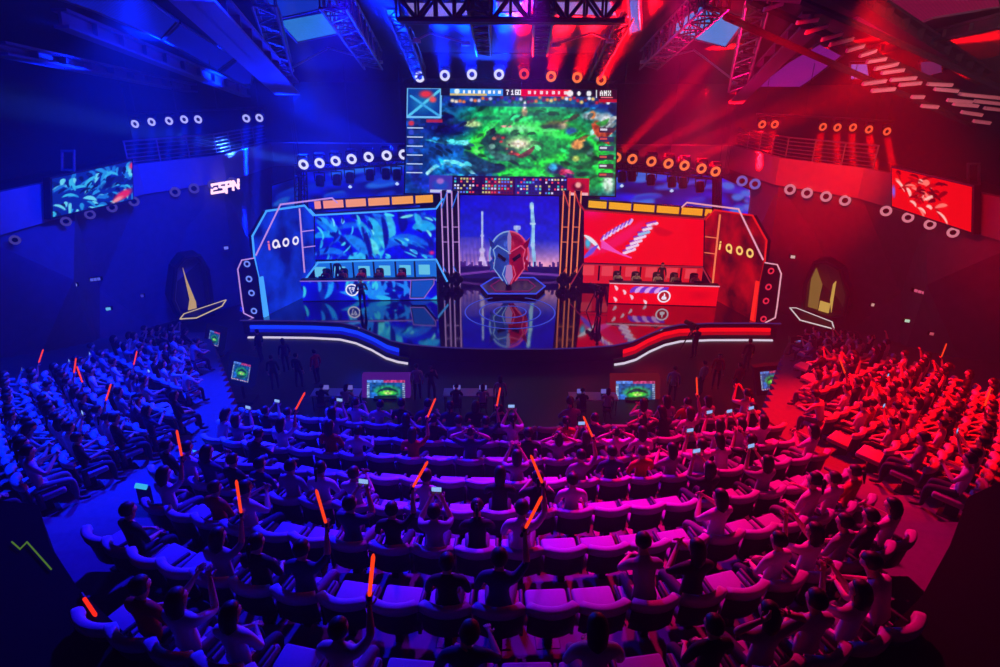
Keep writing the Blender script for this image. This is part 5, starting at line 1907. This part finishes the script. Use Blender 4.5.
# ------------------------------------------------------------------ theatre seats
M_seat = mat('seat_fabric', (160, 158, 168), 0.75, 0, 0.12, 30)
M_seatback = mat('seat_back_shell', (62, 62, 70), 0.55, 0, 0.12, 12)
M_rim = mat('seat_rim_fabric', (165, 162, 172), 0.7, 0, 0.1, 30)


def shell(r, half, z0, z1, t, yc, lean=0.0, n=9, bev=True, mi_top=0):
    """upright padded shell, curved in plan (ends reach forward)."""
    g = MB()
    zs = [z0, z0 + (z1 - z0) * .3, z0 + (z1 - z0) * .85, z1]
    vs, fs = [], []
    for i in range(n):
        a = -half + 2 * half * i / (n - 1)
        e = 1 - .10 * abs(a / half) ** 4
        for k, z in enumerate(zs):
            zz = z0 + (z - z0) * e
            tt = t if k < 3 else t * .55
            for q, rr in ((0, r + tt / 2), (1, r - tt / 2)):
                vs.append((rr * math.sin(a), yc + r - rr * math.cos(a) - lean * (zz - z0), zz))
    K = len(zs) * 2
    for i in range(n - 1):
        b, c = i * K, (i + 1) * K
        for k in range(len(zs) - 1):
            fs.append((b + 2 * k, c + 2 * k, c + 2 * k + 2, b + 2 * k + 2))
            fs.append((b + 2 * k + 1, b + 2 * k + 3, c + 2 * k + 3, c + 2 * k + 1))
        fs.append((b, b + 1, c + 1, c))
        fs.append((b + K - 2, c + K - 2, c + K - 1, b + K - 1))
    for b in (0, (n - 1) * K):
        for k in range(len(zs) - 1):
            fs.append((b + 2 * k, b + 2 * k + 2, b + 2 * k + 3, b + 2 * k + 1))
    g.add(vs, fs)
    return g


def seat_parts():
    yc = -.25
    out = []
    out.append(('backrest', shell(.42, .66, .36, .79, .05, yc, .14), M_seatback))
    rim = shell(.42, .70, .73, .85, .115, yc - .05, .14)
    out.append(('headband', rim, M_rim))
    cu = MB().box((0, .07, .43), (.50, .52, .12), Matrix.Rotation(.05, 3, 'X'), 0, .035)
    out.append(('seat_cushion', cu, M_seat))
    g = MB().box((0, .0, .18), (.10, .22, .36), None, 0, .02)
    g.box((0, .02, .02), (.30, .34, .04), None, 0, .01)
    out.append(('base', g, M_black))
    a = MB().box((.265, .03, .60), (.05, .36, .05), None, 0, .018)
    a.box((.265, -.08, .42), (.04, .10, .36))
    out.append(('armrest', a, M_seatback))
    return out


SEAT_PARTS = [(nm, g.mesh(nm, m, nm != 'base'), m) for nm, g, m in seat_parts()]


def y_lim(y):
    return y < 7.7


def at_floor(px, py, dz=0.0):
    y = 10.0
    for _ in range(60):
        p = at_y(px, py, y)
        y += (p.z - zf(y) - dz) * .5
    return at_y(px, py, y)


def seat_spots():
    """(block, row, x, y, heading)."""
    out = []
    dk = [12.4, 11.3, 10.15, 8.98, 7.74, 6.52, 5.2, 3.9]
    Rk = [18.6, 17.0, 15.4, 13.8, 12.4, 11.2, 10.2, 9.5]
    for k, (d, r) in enumerate(zip(dk, Rk)):
        xm = [6.75, 6.75, 6.7, 6.5, 6.3, 5.9, 5.6, 4.7][k]
        da = .585 / r
        n = int(math.asin(xm / r) / da)
        for i in range(-n, n + 1):
            a = (i + (.5 if k % 2 else 0)) * da
            x, y = r * math.sin(a), d + r * (1 - math.cos(a))
            if abs(x) > xm:
                continue
            out.append(('centre', k + 1, x, y, a))
    # side blocks: slanting rows that run from the aisle up to the wall
    for sx in (-1, 1):
        for j in range(12):
            u = -0.5 + j * 0.25 * (1.0 if j < 7 else 1.05)
            ya, yb = 8.6 + 4.5 * u, 15.2 + 3.4 * u
            xa = 8.0 if u <= 1.0 else 8.0 + (u - 1.0) * 3.0
            xb = 13.9 if u < 1.0 else 14.2
            # slightly bowed line from (8, ya) to (14, yb)
            for i in range(12):
                xx = 8.0 + .2 + i * .5
                if xx < xa or xx > xb:
                    continue
                f = (xx - 8.0) / 6.0
                if y_lim(ya + (yb - ya) * f):
                    continue
                if inner(ya + (yb - ya) * f) + .4 > xx:
                    continue
                y = ya + (yb - ya) * (f * .85 + .15 * f * f)
                sl = (yb - ya) / 6.0 * (.85 + .3 * f)
                out.append((('left' if sx < 0 else 'right'), 12 - j, sx * xx, y, sx * math.atan(sl)))
    return out


SPOTS = []
for b, row, x, y, a in seat_spots():
    z = zf(y)
    px, py, dz = project((x, y, z + .9))
    if not (-25 < px < 1025 and py < 690):
        continue
    SPOTS.append(dict(b=b, row=row, x=x, y=y, z=z, a=a, d=dz, px=px, py=py))
rows = {}
for s in SPOTS:
    rows.setdefault((s['b'], s['row']), []).append(s)
for k, l in rows.items():
    l.sort(key=lambda s: s['x'])
    for i, s in enumerate(l):
        s['i'] = i + 1
bl = {}
for (b, r) in rows:
    bl.setdefault(b, set()).add(r)
RN = {b: {r: i + 1 for i, r in enumerate(sorted(rs))} for b, rs in bl.items()}
SPOTS.sort(key=lambda s: s['d'])
print('SEATS', len(SPOTS), {k: len(v) for k, v in rows.items()})
rng = random.Random(21)
for s in SPOTS:
    base = .6 if s['b'] == 'centre' else .80
    s['occ'] = rng.random() < base
for tx, ty in ((389, 622), (541, 566), (262, 506), (334, 556), (702, 400), (420, 420), (598, 438)):
    # these spectators hold up a glow stick in the photograph
    def off(s):
        h = V((s['x'], s['y'], s['z'])) + Matrix.Rotation(s['a'], 3, 'Z') @ V((.27, .15, 1.5))
        p = project(h)
        return math.hypot(p[0] - tx, p[1] - ty)
    s_ = min((s for s in SPOTS if not s.get('force')), key=off)
    s_['occ'] = True
    s_['force'] = 'waving'
for s in SPOTS:
    if any(math.hypot(s['px'] - x, s['py'] - y) < 9 for x, y in ((81, 530), (97, 537), (112, 545))):
        s['occ'] = False
NSEAT = 0
proto = None
rest_seats = MB()
STM = {}
for s in SPOTS:
    where = '%s from the left in %s row of %s block' % (ordinal(s['i']), ordinal(RN[s['b']][s['row']]), s['b'])
    s['where'] = where
    if NSEAT < 300:
        lb = ('occupied' if s['occ'] else 'empty') + ' pale rimmed theatre seat, ' + where
        t = thing('theatre_seat', lb, 'seat', (s['x'], s['y'], s['z']), s['a'], 'seats of the ' + s['b'] + ' block')
        for nm, me, m in SEAT_PARTS:
            c = bpy.data.objects.new(nm, me)
            COL.objects.link(c)
            c.parent = t
        NSEAT += 1
    else:
        mt = Matrix.Translation((s['x'], s['y'], s['z'])) @ Matrix.Rotation(s['a'], 4, 'Z')
        for q, (nm, me, m) in enumerate(SEAT_PARTS):
            rest_seats.add([mt @ v.co for v in me.vertices], [tuple(p.vertices) for p in me.polygons], q)
if rest_seats.v:
    o = part('theatre_seating', rest_seats, [m for _, _, m in SEAT_PARTS], None)
    tag(o, 'remaining far rows of pale rimmed theatre seats in the side blocks', 'seats', None, 'stuff')

CHOICE = [('white', 6), ('black', 6), ('grey', 4), ('pale', 3), ('navy', 2), ('red', 1.2)]
NP = 0
HELD = []
rest_people = []
for s in SPOTS:
    if not s['occ']:
        continue
    top = rng.choices([c for c, _ in CHOICE], [w for _, w in CHOICE])[0]
    if 775 < s['px'] < 805 and 395 < s['py'] < 412:
        top = 'green'
    ps = rng.choices(list(POSES), [5, 3, 3, 1.6, 2.2, .9, 2, 2.5])[0]
    ps = s.get('force', ps)
    hr = rng.choices([0, 1, 2, 3], [6, 5, 2, 1])[0]
    s['pose'] = ps
    P = POSES[ps]
    jx = rng.uniform(-.02, .02)
    rz = s['a'] + rng.uniform(-.12, .12)
    sc = rng.uniform(.94, 1.04)
    hm = M_hair if rng.random() < .75 else M_hair2
    bt = M_jean if rng.random() < .65 else M_jean2
    loc = (s['x'] + jx - math.sin(-s['a']) * 0, s['y'], s['z'] - .06 * 0)
    if NP < 290:
        lb = '%s shirted %s spectator %s, %s' % (top, HK[hr], ps if ps != 'sleeved' else 'sitting', s['where'])
        o = person(P, lb, loc, rz, TOPS[top], hr, hm, bt, 'spectators in the ' + s['b'] + ' block', scale=sc)
        NP += 1
        s['ob'] = o
        if ps in ('waving', 'filming'):
            mw = Matrix.Translation(loc) @ Matrix.Rotation(rz, 4, 'Z') @ Matrix.Scale(sc, 4)
            HELD.append((ps, mw, P, s))
    else:
        rest_people.append((P, Matrix.Translation(loc) @ Matrix.Rotation(rz, 4, 'Z') @ Matrix.Scale(sc, 4), TOPS[top], bt, hm, hr))
if rest_people:
    mats = [M_skin, TOPS['white'], M_jean, M_shoe, M_eye, M_lip, M_hair] + [TOPS[k] for k in ('black', 'grey', 'pale', 'navy', 'red', 'green')] + [M_jean2, M_hair2]
    ix = {m.name: i for i, m in enumerate(mats)}
    g = MB()
    for P, mt, tp, bt, hm, hr in rest_people:
        me = P['mesh']
        mp = {0: 0, 1: ix[tp.name], 2: ix[bt.name], 3: 3, 4: 4, 5: 5}
        b = len(g.v)
        g.v += [tuple(mt @ v.co) for v in me.vertices]
        g.f += [tuple(i + b for i in p.vertices) for p in me.polygons]
        g.m += [mp[p.material_index] for p in me.polygons]
        hmx = mt @ Matrix.Translation(P['head']) @ P['rot'].to_4x4()
        g.add([hmx @ v.co for v in HAIR[hr].vertices], [tuple(p.vertices) for p in HAIR[hr].polygons], ix[hm.name])
    o = part('crowd', g, mats, None, True)
    tag(o, 'remaining far spectators seated in the side blocks by the walls', 'crowd', None, 'stuff')
print('PEOPLE', NP, 'rest', len(rest_people), 'held', len(HELD))

# glow sticks and phones in raised hands
M_stick = emis('glow_stick_red', (255, 60, 24), 1.1)
M_phone = emis('phone_screen', (150, 190, 255), 0.9)
ns = nph = 0
for ps, mw, P, s in HELD:
    if ps == 'waving' and ns < 20:
        c = mw @ P['rw']
        d = (V((rng.uniform(-.6, .6), .2, 1))).normalized()
        t = thing('glow_stick', 'glowing red stick raised by the ' + s['where'].replace(' from the left in', ' spectator in') + '', 'glow stick', tuple(c), group='raised glow sticks')
        part('tube', MB().lathe(c + d * .03, d, [(.012, 0), (.019, .02), (.019, .40), (.008, .43)], 8), M_stick, t)
        part('grip', MB().lathe(c - d * .09, d, [(.014, 0), (.02, .01), (.02, .12)], 8), M_blackpl, t)
        ns += 1
    elif ps == 'filming' and nph < 22 and rng.random() < .7:
        c = mw @ ((P['rw'] + P['lw']) / 2 + V((0, .03, .06)))
        a = s['a']
        rt = Matrix.Rotation(a, 3, 'Z') @ Matrix.Rotation(-.2, 3, 'X')
        t = thing('phone', 'phone held up by the ' + s['where'].replace(' from the left in', ' spectator in'), 'phone', tuple(c), group='phones held up')
        part('body', MB().box(c, (.15, .01, .075), rt, 0, .004), M_blackpl, t)
        part('screen', MB().box(c + rt @ V((0, -.007, 0)), (.14, .003, .066), rt), M_phone, t)
        nph += 1
# a few long glow sticks the photo shows well
for a, b, rgb, lb in [((84, 598), (96, 616), (255, 40, 20), 'red glow stick lying on the black stand in the near left corner')]:
    p, q = at_z(*a, 7.33), at_z(*b, 7.33)
    d = (q - p).normalized()
    t = thing('glow_stick', lb, 'glow stick', tuple(p))
    part('tube', MB().lathe(p, d, [(.014, 0), (.022, .02), (.022, (q - p).length - .03), (.01, (q - p).length)], 8), emis('stick_%d_%d' % (rgb[0], rgb[1]), rgb, 1.1), t)
    part('grip', MB().lathe(p - d * .1, d, [(.016, 0), (.023, .01), (.023, .11)], 8), M_blackpl, t)

# ------------------------------------------------------------------ players, hosts and crew
def gaming_chair(loc, rz, m, label, group):
    t = thing('gaming_chair', label, 'chair', loc, rz, group)
    def P(nm, g, mm, sm=True):
        part(nm, g, mm, t, sm, False)
    P('backrest', shell(.5, .45, .5, 1.22, .09, -.26, .16), m)
    P('headrest', MB().box((0, -.31, 1.12), (.26, .08, .15), None, 0, .03), M_blackpl)
    P('seat', MB().box((0, .03, .47), (.52, .52, .12), None, 0, .04), m)
    for s in (-1, 1):
        P('armrest', MB().box((s * .32, .02, .68), (.08, .3, .04), None, 0, .015).tube((s * .32, 0, .46), (s * .32, 0, .67), .025, 8), M_blackpl)
    P('gas_lift', MB().tube((0, 0, .1), (0, 0, .42), .03, 10), M_black)
    g = MB()
    for k in range(5):
        a = 2 * PI * k / 5
        g.tube((0, 0, .1), (.32 * math.cos(a), .32 * math.sin(a), .06), .028, 8)
        g.ball((.32 * math.cos(a), .32 * math.sin(a), .035), .035, 8, 6)
    P('star_base', g, M_black)
    return t


def headset(P, o):
    g = MB()
    ps = []
    for i in range(11):
        a = PI * i / 10
        ps.append(V((.112 * math.cos(a), 0, .115 * math.sin(a) - .01)))
    g.path(ps, .013, 6)
    for s in (-1, 1):
        g.lathe((s * .09, 0, -.02), (s, 0, 0), [(.035, 0), (.045, .01), (.045, .03), (.03, .04)], 12)
    h = part('headset', g, M_blackpl, o, True, False)
    h.location = P['head']
    h.rotation_euler = P['rot'].to_euler()


for side in (-1, 1):
    A, B, bkv, lp = BOOTH[side]
    nm = 'blue' if side < 0 else 'red'
    pxs = [326, 343.5, 362, 379.5, 402] if side < 0 else [617.5, 636, 657.5, 675, 695]
    rz = math.atan2(-bkv.x, bkv.y) + PI
    for i, px in enumerate(pxs):
        base = on_plane(px, 278, A + bkv * 1.02, bkv)
        loc = V((base.x, base.y, FL + .35))
        gaming_chair(tuple(loc), rz, M_blackpl, ordinal(i + 1) + ' black gaming chair from the left in the ' + nm + ' booth', 'gaming chairs in the ' + nm + ' booth')
        o = person(PLAYER, ordinal(i + 1) + ' seated player from the left in the ' + nm + ' booth, wearing a headset', tuple(loc), rz,
                   [TOPS['red'], mat('jersey_orange', (190, 70, 40), .8), TOPS['red'], mat('jersey_wine', (120, 30, 50), .8), TOPS['red']][i] if side < 0 else mat('jersey_cream', (205, 180, 140), .8), 0, None, None, 'players in the ' + nm + ' booth')
        headset(PLAYER, o)
        # monitor on the desk, seen from behind
        c = V((base.x, base.y, 0)) - bkv * .8
        z = FL + 1.29
        t = thing('desk_monitor', ordinal(i + 1) + ' low black monitor from the left on the ' + nm + ' desk', 'monitor', (c.x, c.y, z), group='monitors on the ' + nm + ' desk')
        rt = Matrix.Rotation(rz, 3, 'Z')
        part('panel', MB().box(V((c.x, c.y, z + .1)), (.44, .03, .13), rt, 0, .01), M_blackpl, t)
        part('foot', MB().box(V((c.x, c.y, z + .012)), (.2, .14, .02), rt).box(V((c.x, c.y, z + .05)), (.05, .03, .08), rt), M_blackpl, t)

def stander(px, py_feet, z, rz, top, label, P=None, hair=0, bottom=None, y=None):
    b = at_z(px, py_feet, z) if y is None else V((at_y(px, py_feet, y).x, y, z))
    return person(P or STAND, label, (b.x, b.y, z), rz, TOPS[top] if isinstance(top, str) else top, hair, None, bottom or M_jean, None), b


A, B, bkv, _ = BOOTH[-1]
b_ = on_plane(338.5, 279, A + bkv * 1.6, bkv)
person(STAND, 'person in dark clothes standing behind the second blue team player', (b_.x, b_.y, FL + .35), PI, TOPS['black'])
A, B, bkv, _ = BOOTH[1]
b_ = on_plane(661, 280, A + bkv * 1.6, bkv)
person(STAND, 'person in black standing behind the third red team player', (b_.x, b_.y, FL + .35), PI, TOPS['black'])
stander(363, 309, FL, PI + .4, 'navy', 'person in a dark suit standing before the blue desk', STAND_CAM)[0].scale = (1.18, 1.18, 1.04)
# camera operators
def camera_rig(p, rz, label):
    t = thing('broadcast_camera', label, 'camera', tuple(p), rz)
    def P(nm, g, m=M_blackpl, sm=False):
        part(nm, g, m, t, sm, False)
    P('body', MB().box((0, .1, 1.42), (.24, .5, .3), None, 0, .03))
    P('lens', MB().lathe((0, .35, 1.42), (0, 1, 0), [(.09, 0), (.11, .1), (.13, .3), (.1, .31)], 14))
    P('viewfinder', MB().box((-.16, .0, 1.6), (.1, .2, .1), None, 0, .02))
    for k in range(3):
        a = 2 * PI * k / 3 + .5
        P('leg', MB().tube((0, .1, 1.2), (.45 * math.cos(a), .1 + .45 * math.sin(a), .02), .03, 8))
    P('pan_head', MB().lathe((0, .1, 1.16), (0, 0, 1), [(.1, 0), (.12, .06), (.07, .12)], 12))
    return t


p = at_z(597, 316, FL)
camera_rig((p.x, p.y + .6, FL), .5, 'black broadcast camera on a tripod at the inner end of the red desk')
person(STAND_CAM, 'camera operator in black standing by the red desk', (p.x + .1, p.y - .1, FL), .4, TOPS['black'])
p = at_z(552, 350, FL)
p = at_z(690, 352, 0)
camera_rig((p.x, p.y, 0), .3, 'black broadcast camera on a tripod in the pit under the red light band')
person(STAND_CAM, 'camera operator in black behind the pit camera on the red side', (p.x - .05, p.y - .75, 0), .2, TOPS['black'])
for px, py, tp, rz, lb in [(287, 372, 'navy', .6, 'person standing in the pit before the blue light bands, crossing the white strip'), (300, 388, 'black', -.4, 'person in black standing in the pit left of the violet monitor'),
                           (318, 384, 'red', .9, 'person in a red top standing among the dark crew on the left of the pit'), (276, 390, 'black', .2, 'person in black standing at the pit edge beside the tilted left monitor'),
                           (418, 400, 'white', .2, 'person in white standing right of the violet framed monitor'), (432, 402, 'black', -.2, 'person in black standing right of the person in white in the pit'),
                           (500, 413, 'pale', 0, 'person in a pale top standing in the pit at the centre'), (671, 402, 'white', -.3, 'person in white standing right of the red framed monitor'),
                           (715, 388, 'red', 2.8, 'person in a bright red top standing in the pit on the red side'), (735, 398, 'red', .4, 'person in red standing at the pit edge beside the right tilted monitor'),
                           (700, 396, 'white', .6, 'person in white standing behind the person in bright red'), (745, 372, 'black', .1, 'person in black standing under the red light band at the right'),
                           (262, 362, 'black', 1.2, 'person in black standing under the blue bands at the far left of the pit')]:
    stander(px, py, 0.0, rz, tp, lb, STAND if rng.random() < .7 else STAND_CAM, rng.choice([0, 1, 2]))

# two crew tables with laptops in the pit
def crew_table(px, py, w, label, who):
    c = at_z(px, py, 0)
    t = thing('crew_table', label, 'table', tuple(c))
    part('table_top', MB().box(c + V((0, 0, .74)), (w, .7, .05), None, 0, .01), M_white, t)
    for sx in (-1, 1):
        for sy in (-1, 1):
            part('leg', MB().tube(c + V((sx * (w / 2 - .08), sy * .28, 0)), c + V((sx * (w / 2 - .08), sy * .28, .72)), .025, 8), M_black, t)
    for i in range(2):
        q = c + V(((i - .5) * w * .5, .05, .766))
        l = thing('laptop', 'open black laptop, ' + ('left' if i == 0 else 'right') + ' one on the ' + who + ' table', 'laptop', tuple(q))
        part('keyboard_deck', MB().box(q + V((0, 0, .01)), (.34, .24, .018), None, 0, .004), M_blackpl, l)
        part('lid', MB().box(q + V((0, .15, .12)), (.34, .012, .22), Matrix.Rotation(-.25, 3, 'X'), 0, .004), M_blackpl, l)
        part('screen', MB().box(q + V((0, .142, .12)), (.31, .004, .19), Matrix.Rotation(-.25, 3, 'X')), emis('laptop_screen', (120, 110, 220), .7), l)
        person(POSES['leaning'], 'crew member seated at the ' + who + ' table, ' + ('left' if i == 0 else 'right') + ' one', (q.x, q.y - .62, 0), rng.uniform(-.2, .2), TOPS['pale' if i else 'black'], i, None)
        s = thing('folding_stool', 'low black stool at the ' + who + ' table, ' + ('left' if i == 0 else 'right') + ' one', 'stool', (q.x, q.y - .62, 0))
        part('seat', MB().lathe((q.x, q.y - .62, .41), (0, 0, 1), [(.17, 0), (.19, .015), (.19, .035), (.16, .045)], 16), M_blackpl, s)
        for k in range(3):
            a = 2 * PI * k / 3
            part('leg', MB().tube((q.x + .1 * math.cos(a), q.y - .62 + .1 * math.sin(a), .41), (q.x + .2 * math.cos(a), q.y - .62 + .2 * math.sin(a), .01), .015, 6), M_black, s)


crew_table(470, 408, 2.2, 'pale crew table in the pit between the two big monitors', 'centre crew')
crew_table(592, 412, 2.0, 'pale crew table in the pit beside the red framed monitor', 'red side crew')
crew_table(338, 408, 2.0, 'pale crew table in the pit beside the violet framed monitor', 'blue side crew')

# black decks added over the dark near corners, left one for a black structure
PL = 7.3
for pts, lb in (([(-25, 497), (38, 505), (50, 545), (78, 588), (128, 636), (150, 700), (-25, 700)], 'raised black side stand in the dark near left corner'),
                ([(1025, 470), (968, 497), (950, 545), (922, 596), (872, 646), (856, 700), (1025, 700)], 'added black deck covering the dark near right corner')):
    P = [at_z(x, y, PL) for x, y in pts]
    t = thing('corner_deck', lb, 'platform', tuple(sum(P, V()) / len(P)))
    part('deck', MB().prism(P, (0, 0, -.12)), mat('corner_deck_black', (9, 9, 12), .9, 0, .3, 5, .1), t)
    part('skirt', MB().prism([V((p.x, p.y, PL - .12)) for p in [q.lerp(sum(P, V()) / len(P), .03) for q in P]], (0, 0, -1.6)), mat('corner_deck_black', (9, 9, 12)), t)
ps = [at_z(x, y, PL + .03) for x, y in ((12, 542), (20, 549), (27, 542), (51, 569))]
t = part('edge_light_strip', MB().path(ps, .010, 6), emis('edge_yellow', (105, 150, 50), .5), None)
tag(t, 'thin bent yellow green light strip on the black stand in the near left corner', 'edge light')
# cyan lit phones or papers lying at the aisle steps, on made-up housings
for i, (x, y, lb) in enumerate([(140, 489, 'cyan glowing piece lying at the left aisle, nearest of three'), (166, 471, 'cyan glowing piece lying at the left aisle, middle of three'), (190, 454, 'cyan glowing piece lying at the left aisle, farthest of three')]):
    p, q = at_floor(x - 6, y - 1, .35), at_floor(x + 6, y + 1, .35)
    t = thing('cyan_aisle_piece', lb, 'glowing piece', tuple(p), group='cyan glowing pieces at the left aisle')
    part('lens', MB().prism([p, q, q + V((0, .06, .05)), p + V((0, .06, .05))], (0, .03, 0)), emis('step_cyan', (60, 190, 245), .9), t)
    part('housing', MB().prism([V((p.x, p.y + .02, zf(p.y) - .05)), V((q.x, q.y + .02, zf(q.y) - .05)), q + V((0, .04, -.01)), p + V((0, .04, -.01))], (0, .1, 0)), M_blackpl, t)
# ------------------------------------------------------------------ house wash lamps
def area(loc, target, rgb, power, sx, sy, name='wash_light'):
    d = bpy.data.lights.new(name, 'AREA')
    d.shape = 'RECTANGLE'; d.size = sx; d.size_y = sy
    d.energy = power; d.color = rgb
    o = bpy.data.objects.new(name, d)
    COL.objects.link(o)
    o.location = loc
    o.rotation_euler = (V(target) - V(loc)).to_track_quat('-Z', 'Y').to_euler()
    return o


K = 2.4
spot((-9, 16.8, 14.9), (-10.2, 13.5, 4.0), BLUE, 13000 * K, 74, .7, 'blue_wash', .3)
spot((-4, 17.5, 15.0), (-3.9, 8.3, 5.8), (0.01, 0.004, 1.0), 12000 * K, 50, .8, 'blue_wash', .3)
spot((0.8, 17.5, 15.0), (0.5, 8.0, 5.8), (0.3, 0.0, 0.8), 6500 * K, 34, .9, 'violet_wash', .3)
spot((4.5, 17.5, 15.0), (4.2, 8.6, 5.8), (1.0, 0.0, 0.13), 8000 * K, 46, .9, 'magenta_wash', .3)
spot((9, 16.8, 14.9), (10.6, 13.5, 4.0), RED, 12500 * K, 62, .7, 'red_wash', .3)
# parapets and walls
spot((-8, 20, 15), (-17.0, 31, 7), BLUE, 12000, 52, .8, 'blue_wall_wash', .3)
spot((8, 20, 15), (16.4, 34, 7.4), RED, 6000, 40, .9, 'red_wall_wash', .3)
spot((-7, 11, 15.5), (-18.6, 24, 5.5), BLUE, 13000, 56, .8, 'blue_wall_wash', .3)
spot((7, 11, 15.5), (18.6, 26, 6), RED, 2500, 50, .9, 'red_wall_wash', .3)
spot((-5, 17, 15.4), (-17.9, 27, 8.3), BLUE, 34000, 44, .8, 'parapet_fill', .3)  # unseen spots added to brighten the parapets
spot((5, 17, 15.4), (16.9, 33, 8.4), RED, 55000, 28, .9, 'parapet_fill', .3)
spot((5, 17, 15.4), (18.6, 21, 8.4), RED, 9000, 26, .9, 'parapet_fill', .3)
# roof glow
spot((-9, 33, 8.9), (-9, 22, 16), BLUE, 9000, 120, .8, 'blue_roof_wash', .3)
spot((9.5, 33, 8.9), (12, 22, 16), (0.9, 0.0, 0.1), 4000, 120, .8, 'red_roof_wash', .3)
spot((-1, 38.6, 12.2), (0, 26, 16), (0.01, 0.06, 1.0), 3000, 120, .8, 'blue_roof_wash', .3)
# the haze behind the blue booth glows from lamps on the balcony
spot((-14, 44, 12), (-9, 37, 8.5), (0, .02, 1), 14000, 90, .8, 'blue_back_wash', .3)
spot((14, 44, 12), (10, 37, 9), (1, 0, .004), 5000, 80, .8, 'red_back_wash', .3)
spot((13, 15, 13.8), (17, 25, 14.6), (1.0, .3, .35), 3000, 60, .8, 'louvre_fill', .2)  # unseen spot added to brighten the pale slats
# soft front light on players and hosts
spot((-6, 19, 15.0), (-7.3, 34, 2.2), (0.85, 0.7, 0.95), 5000, 12, .5, 'front_light', .2)
spot((7, 19, 15.0), (8.4, 34, 2.2), (1.0, 0.75, 0.7), 5000, 12, .5, 'front_light', .2)
spot((0.5, 19, 15.0), (0.5, 34.5, 3.0), (0.8, 0.75, 1.0), 5000, 7, .5, 'front_light', .2)

# ------------------------------------------------------------------ air: thin stage haze through the hall
w = bpy.data.worlds.new('hall_air')
SC.world = w
w.use_nodes = True
nt = w.node_tree
bg = nt.nodes['Background']
bg.inputs['Color'].default_value = (0.01, 0.008, 0.03, 1)
bg.inputs['Strength'].default_value = 0.0
vs = nt.nodes.new('ShaderNodeVolumeScatter')
vs.inputs['Density'].default_value = 0.0039
vs.inputs['Anisotropy'].default_value = 0.2
nt.links.new(vs.outputs[0], nt.nodes['World Output'].inputs['Volume'])

v = SC.view_settings
v.view_transform = 'Standard'
v.look = 'None'
v.gamma = 1
v.exposure = 0
v.use_curve_mapping = False
cy = SC.cycles
cy.use_denoising = True
cy.max_bounces = 5
cy.diffuse_bounces = 2
cy.glossy_bounces = 3
cy.volume_bounces = 0
cy.caustics_reflective = False
cy.caustics_refractive = False
cy.sample_clamp_indirect = 2.0
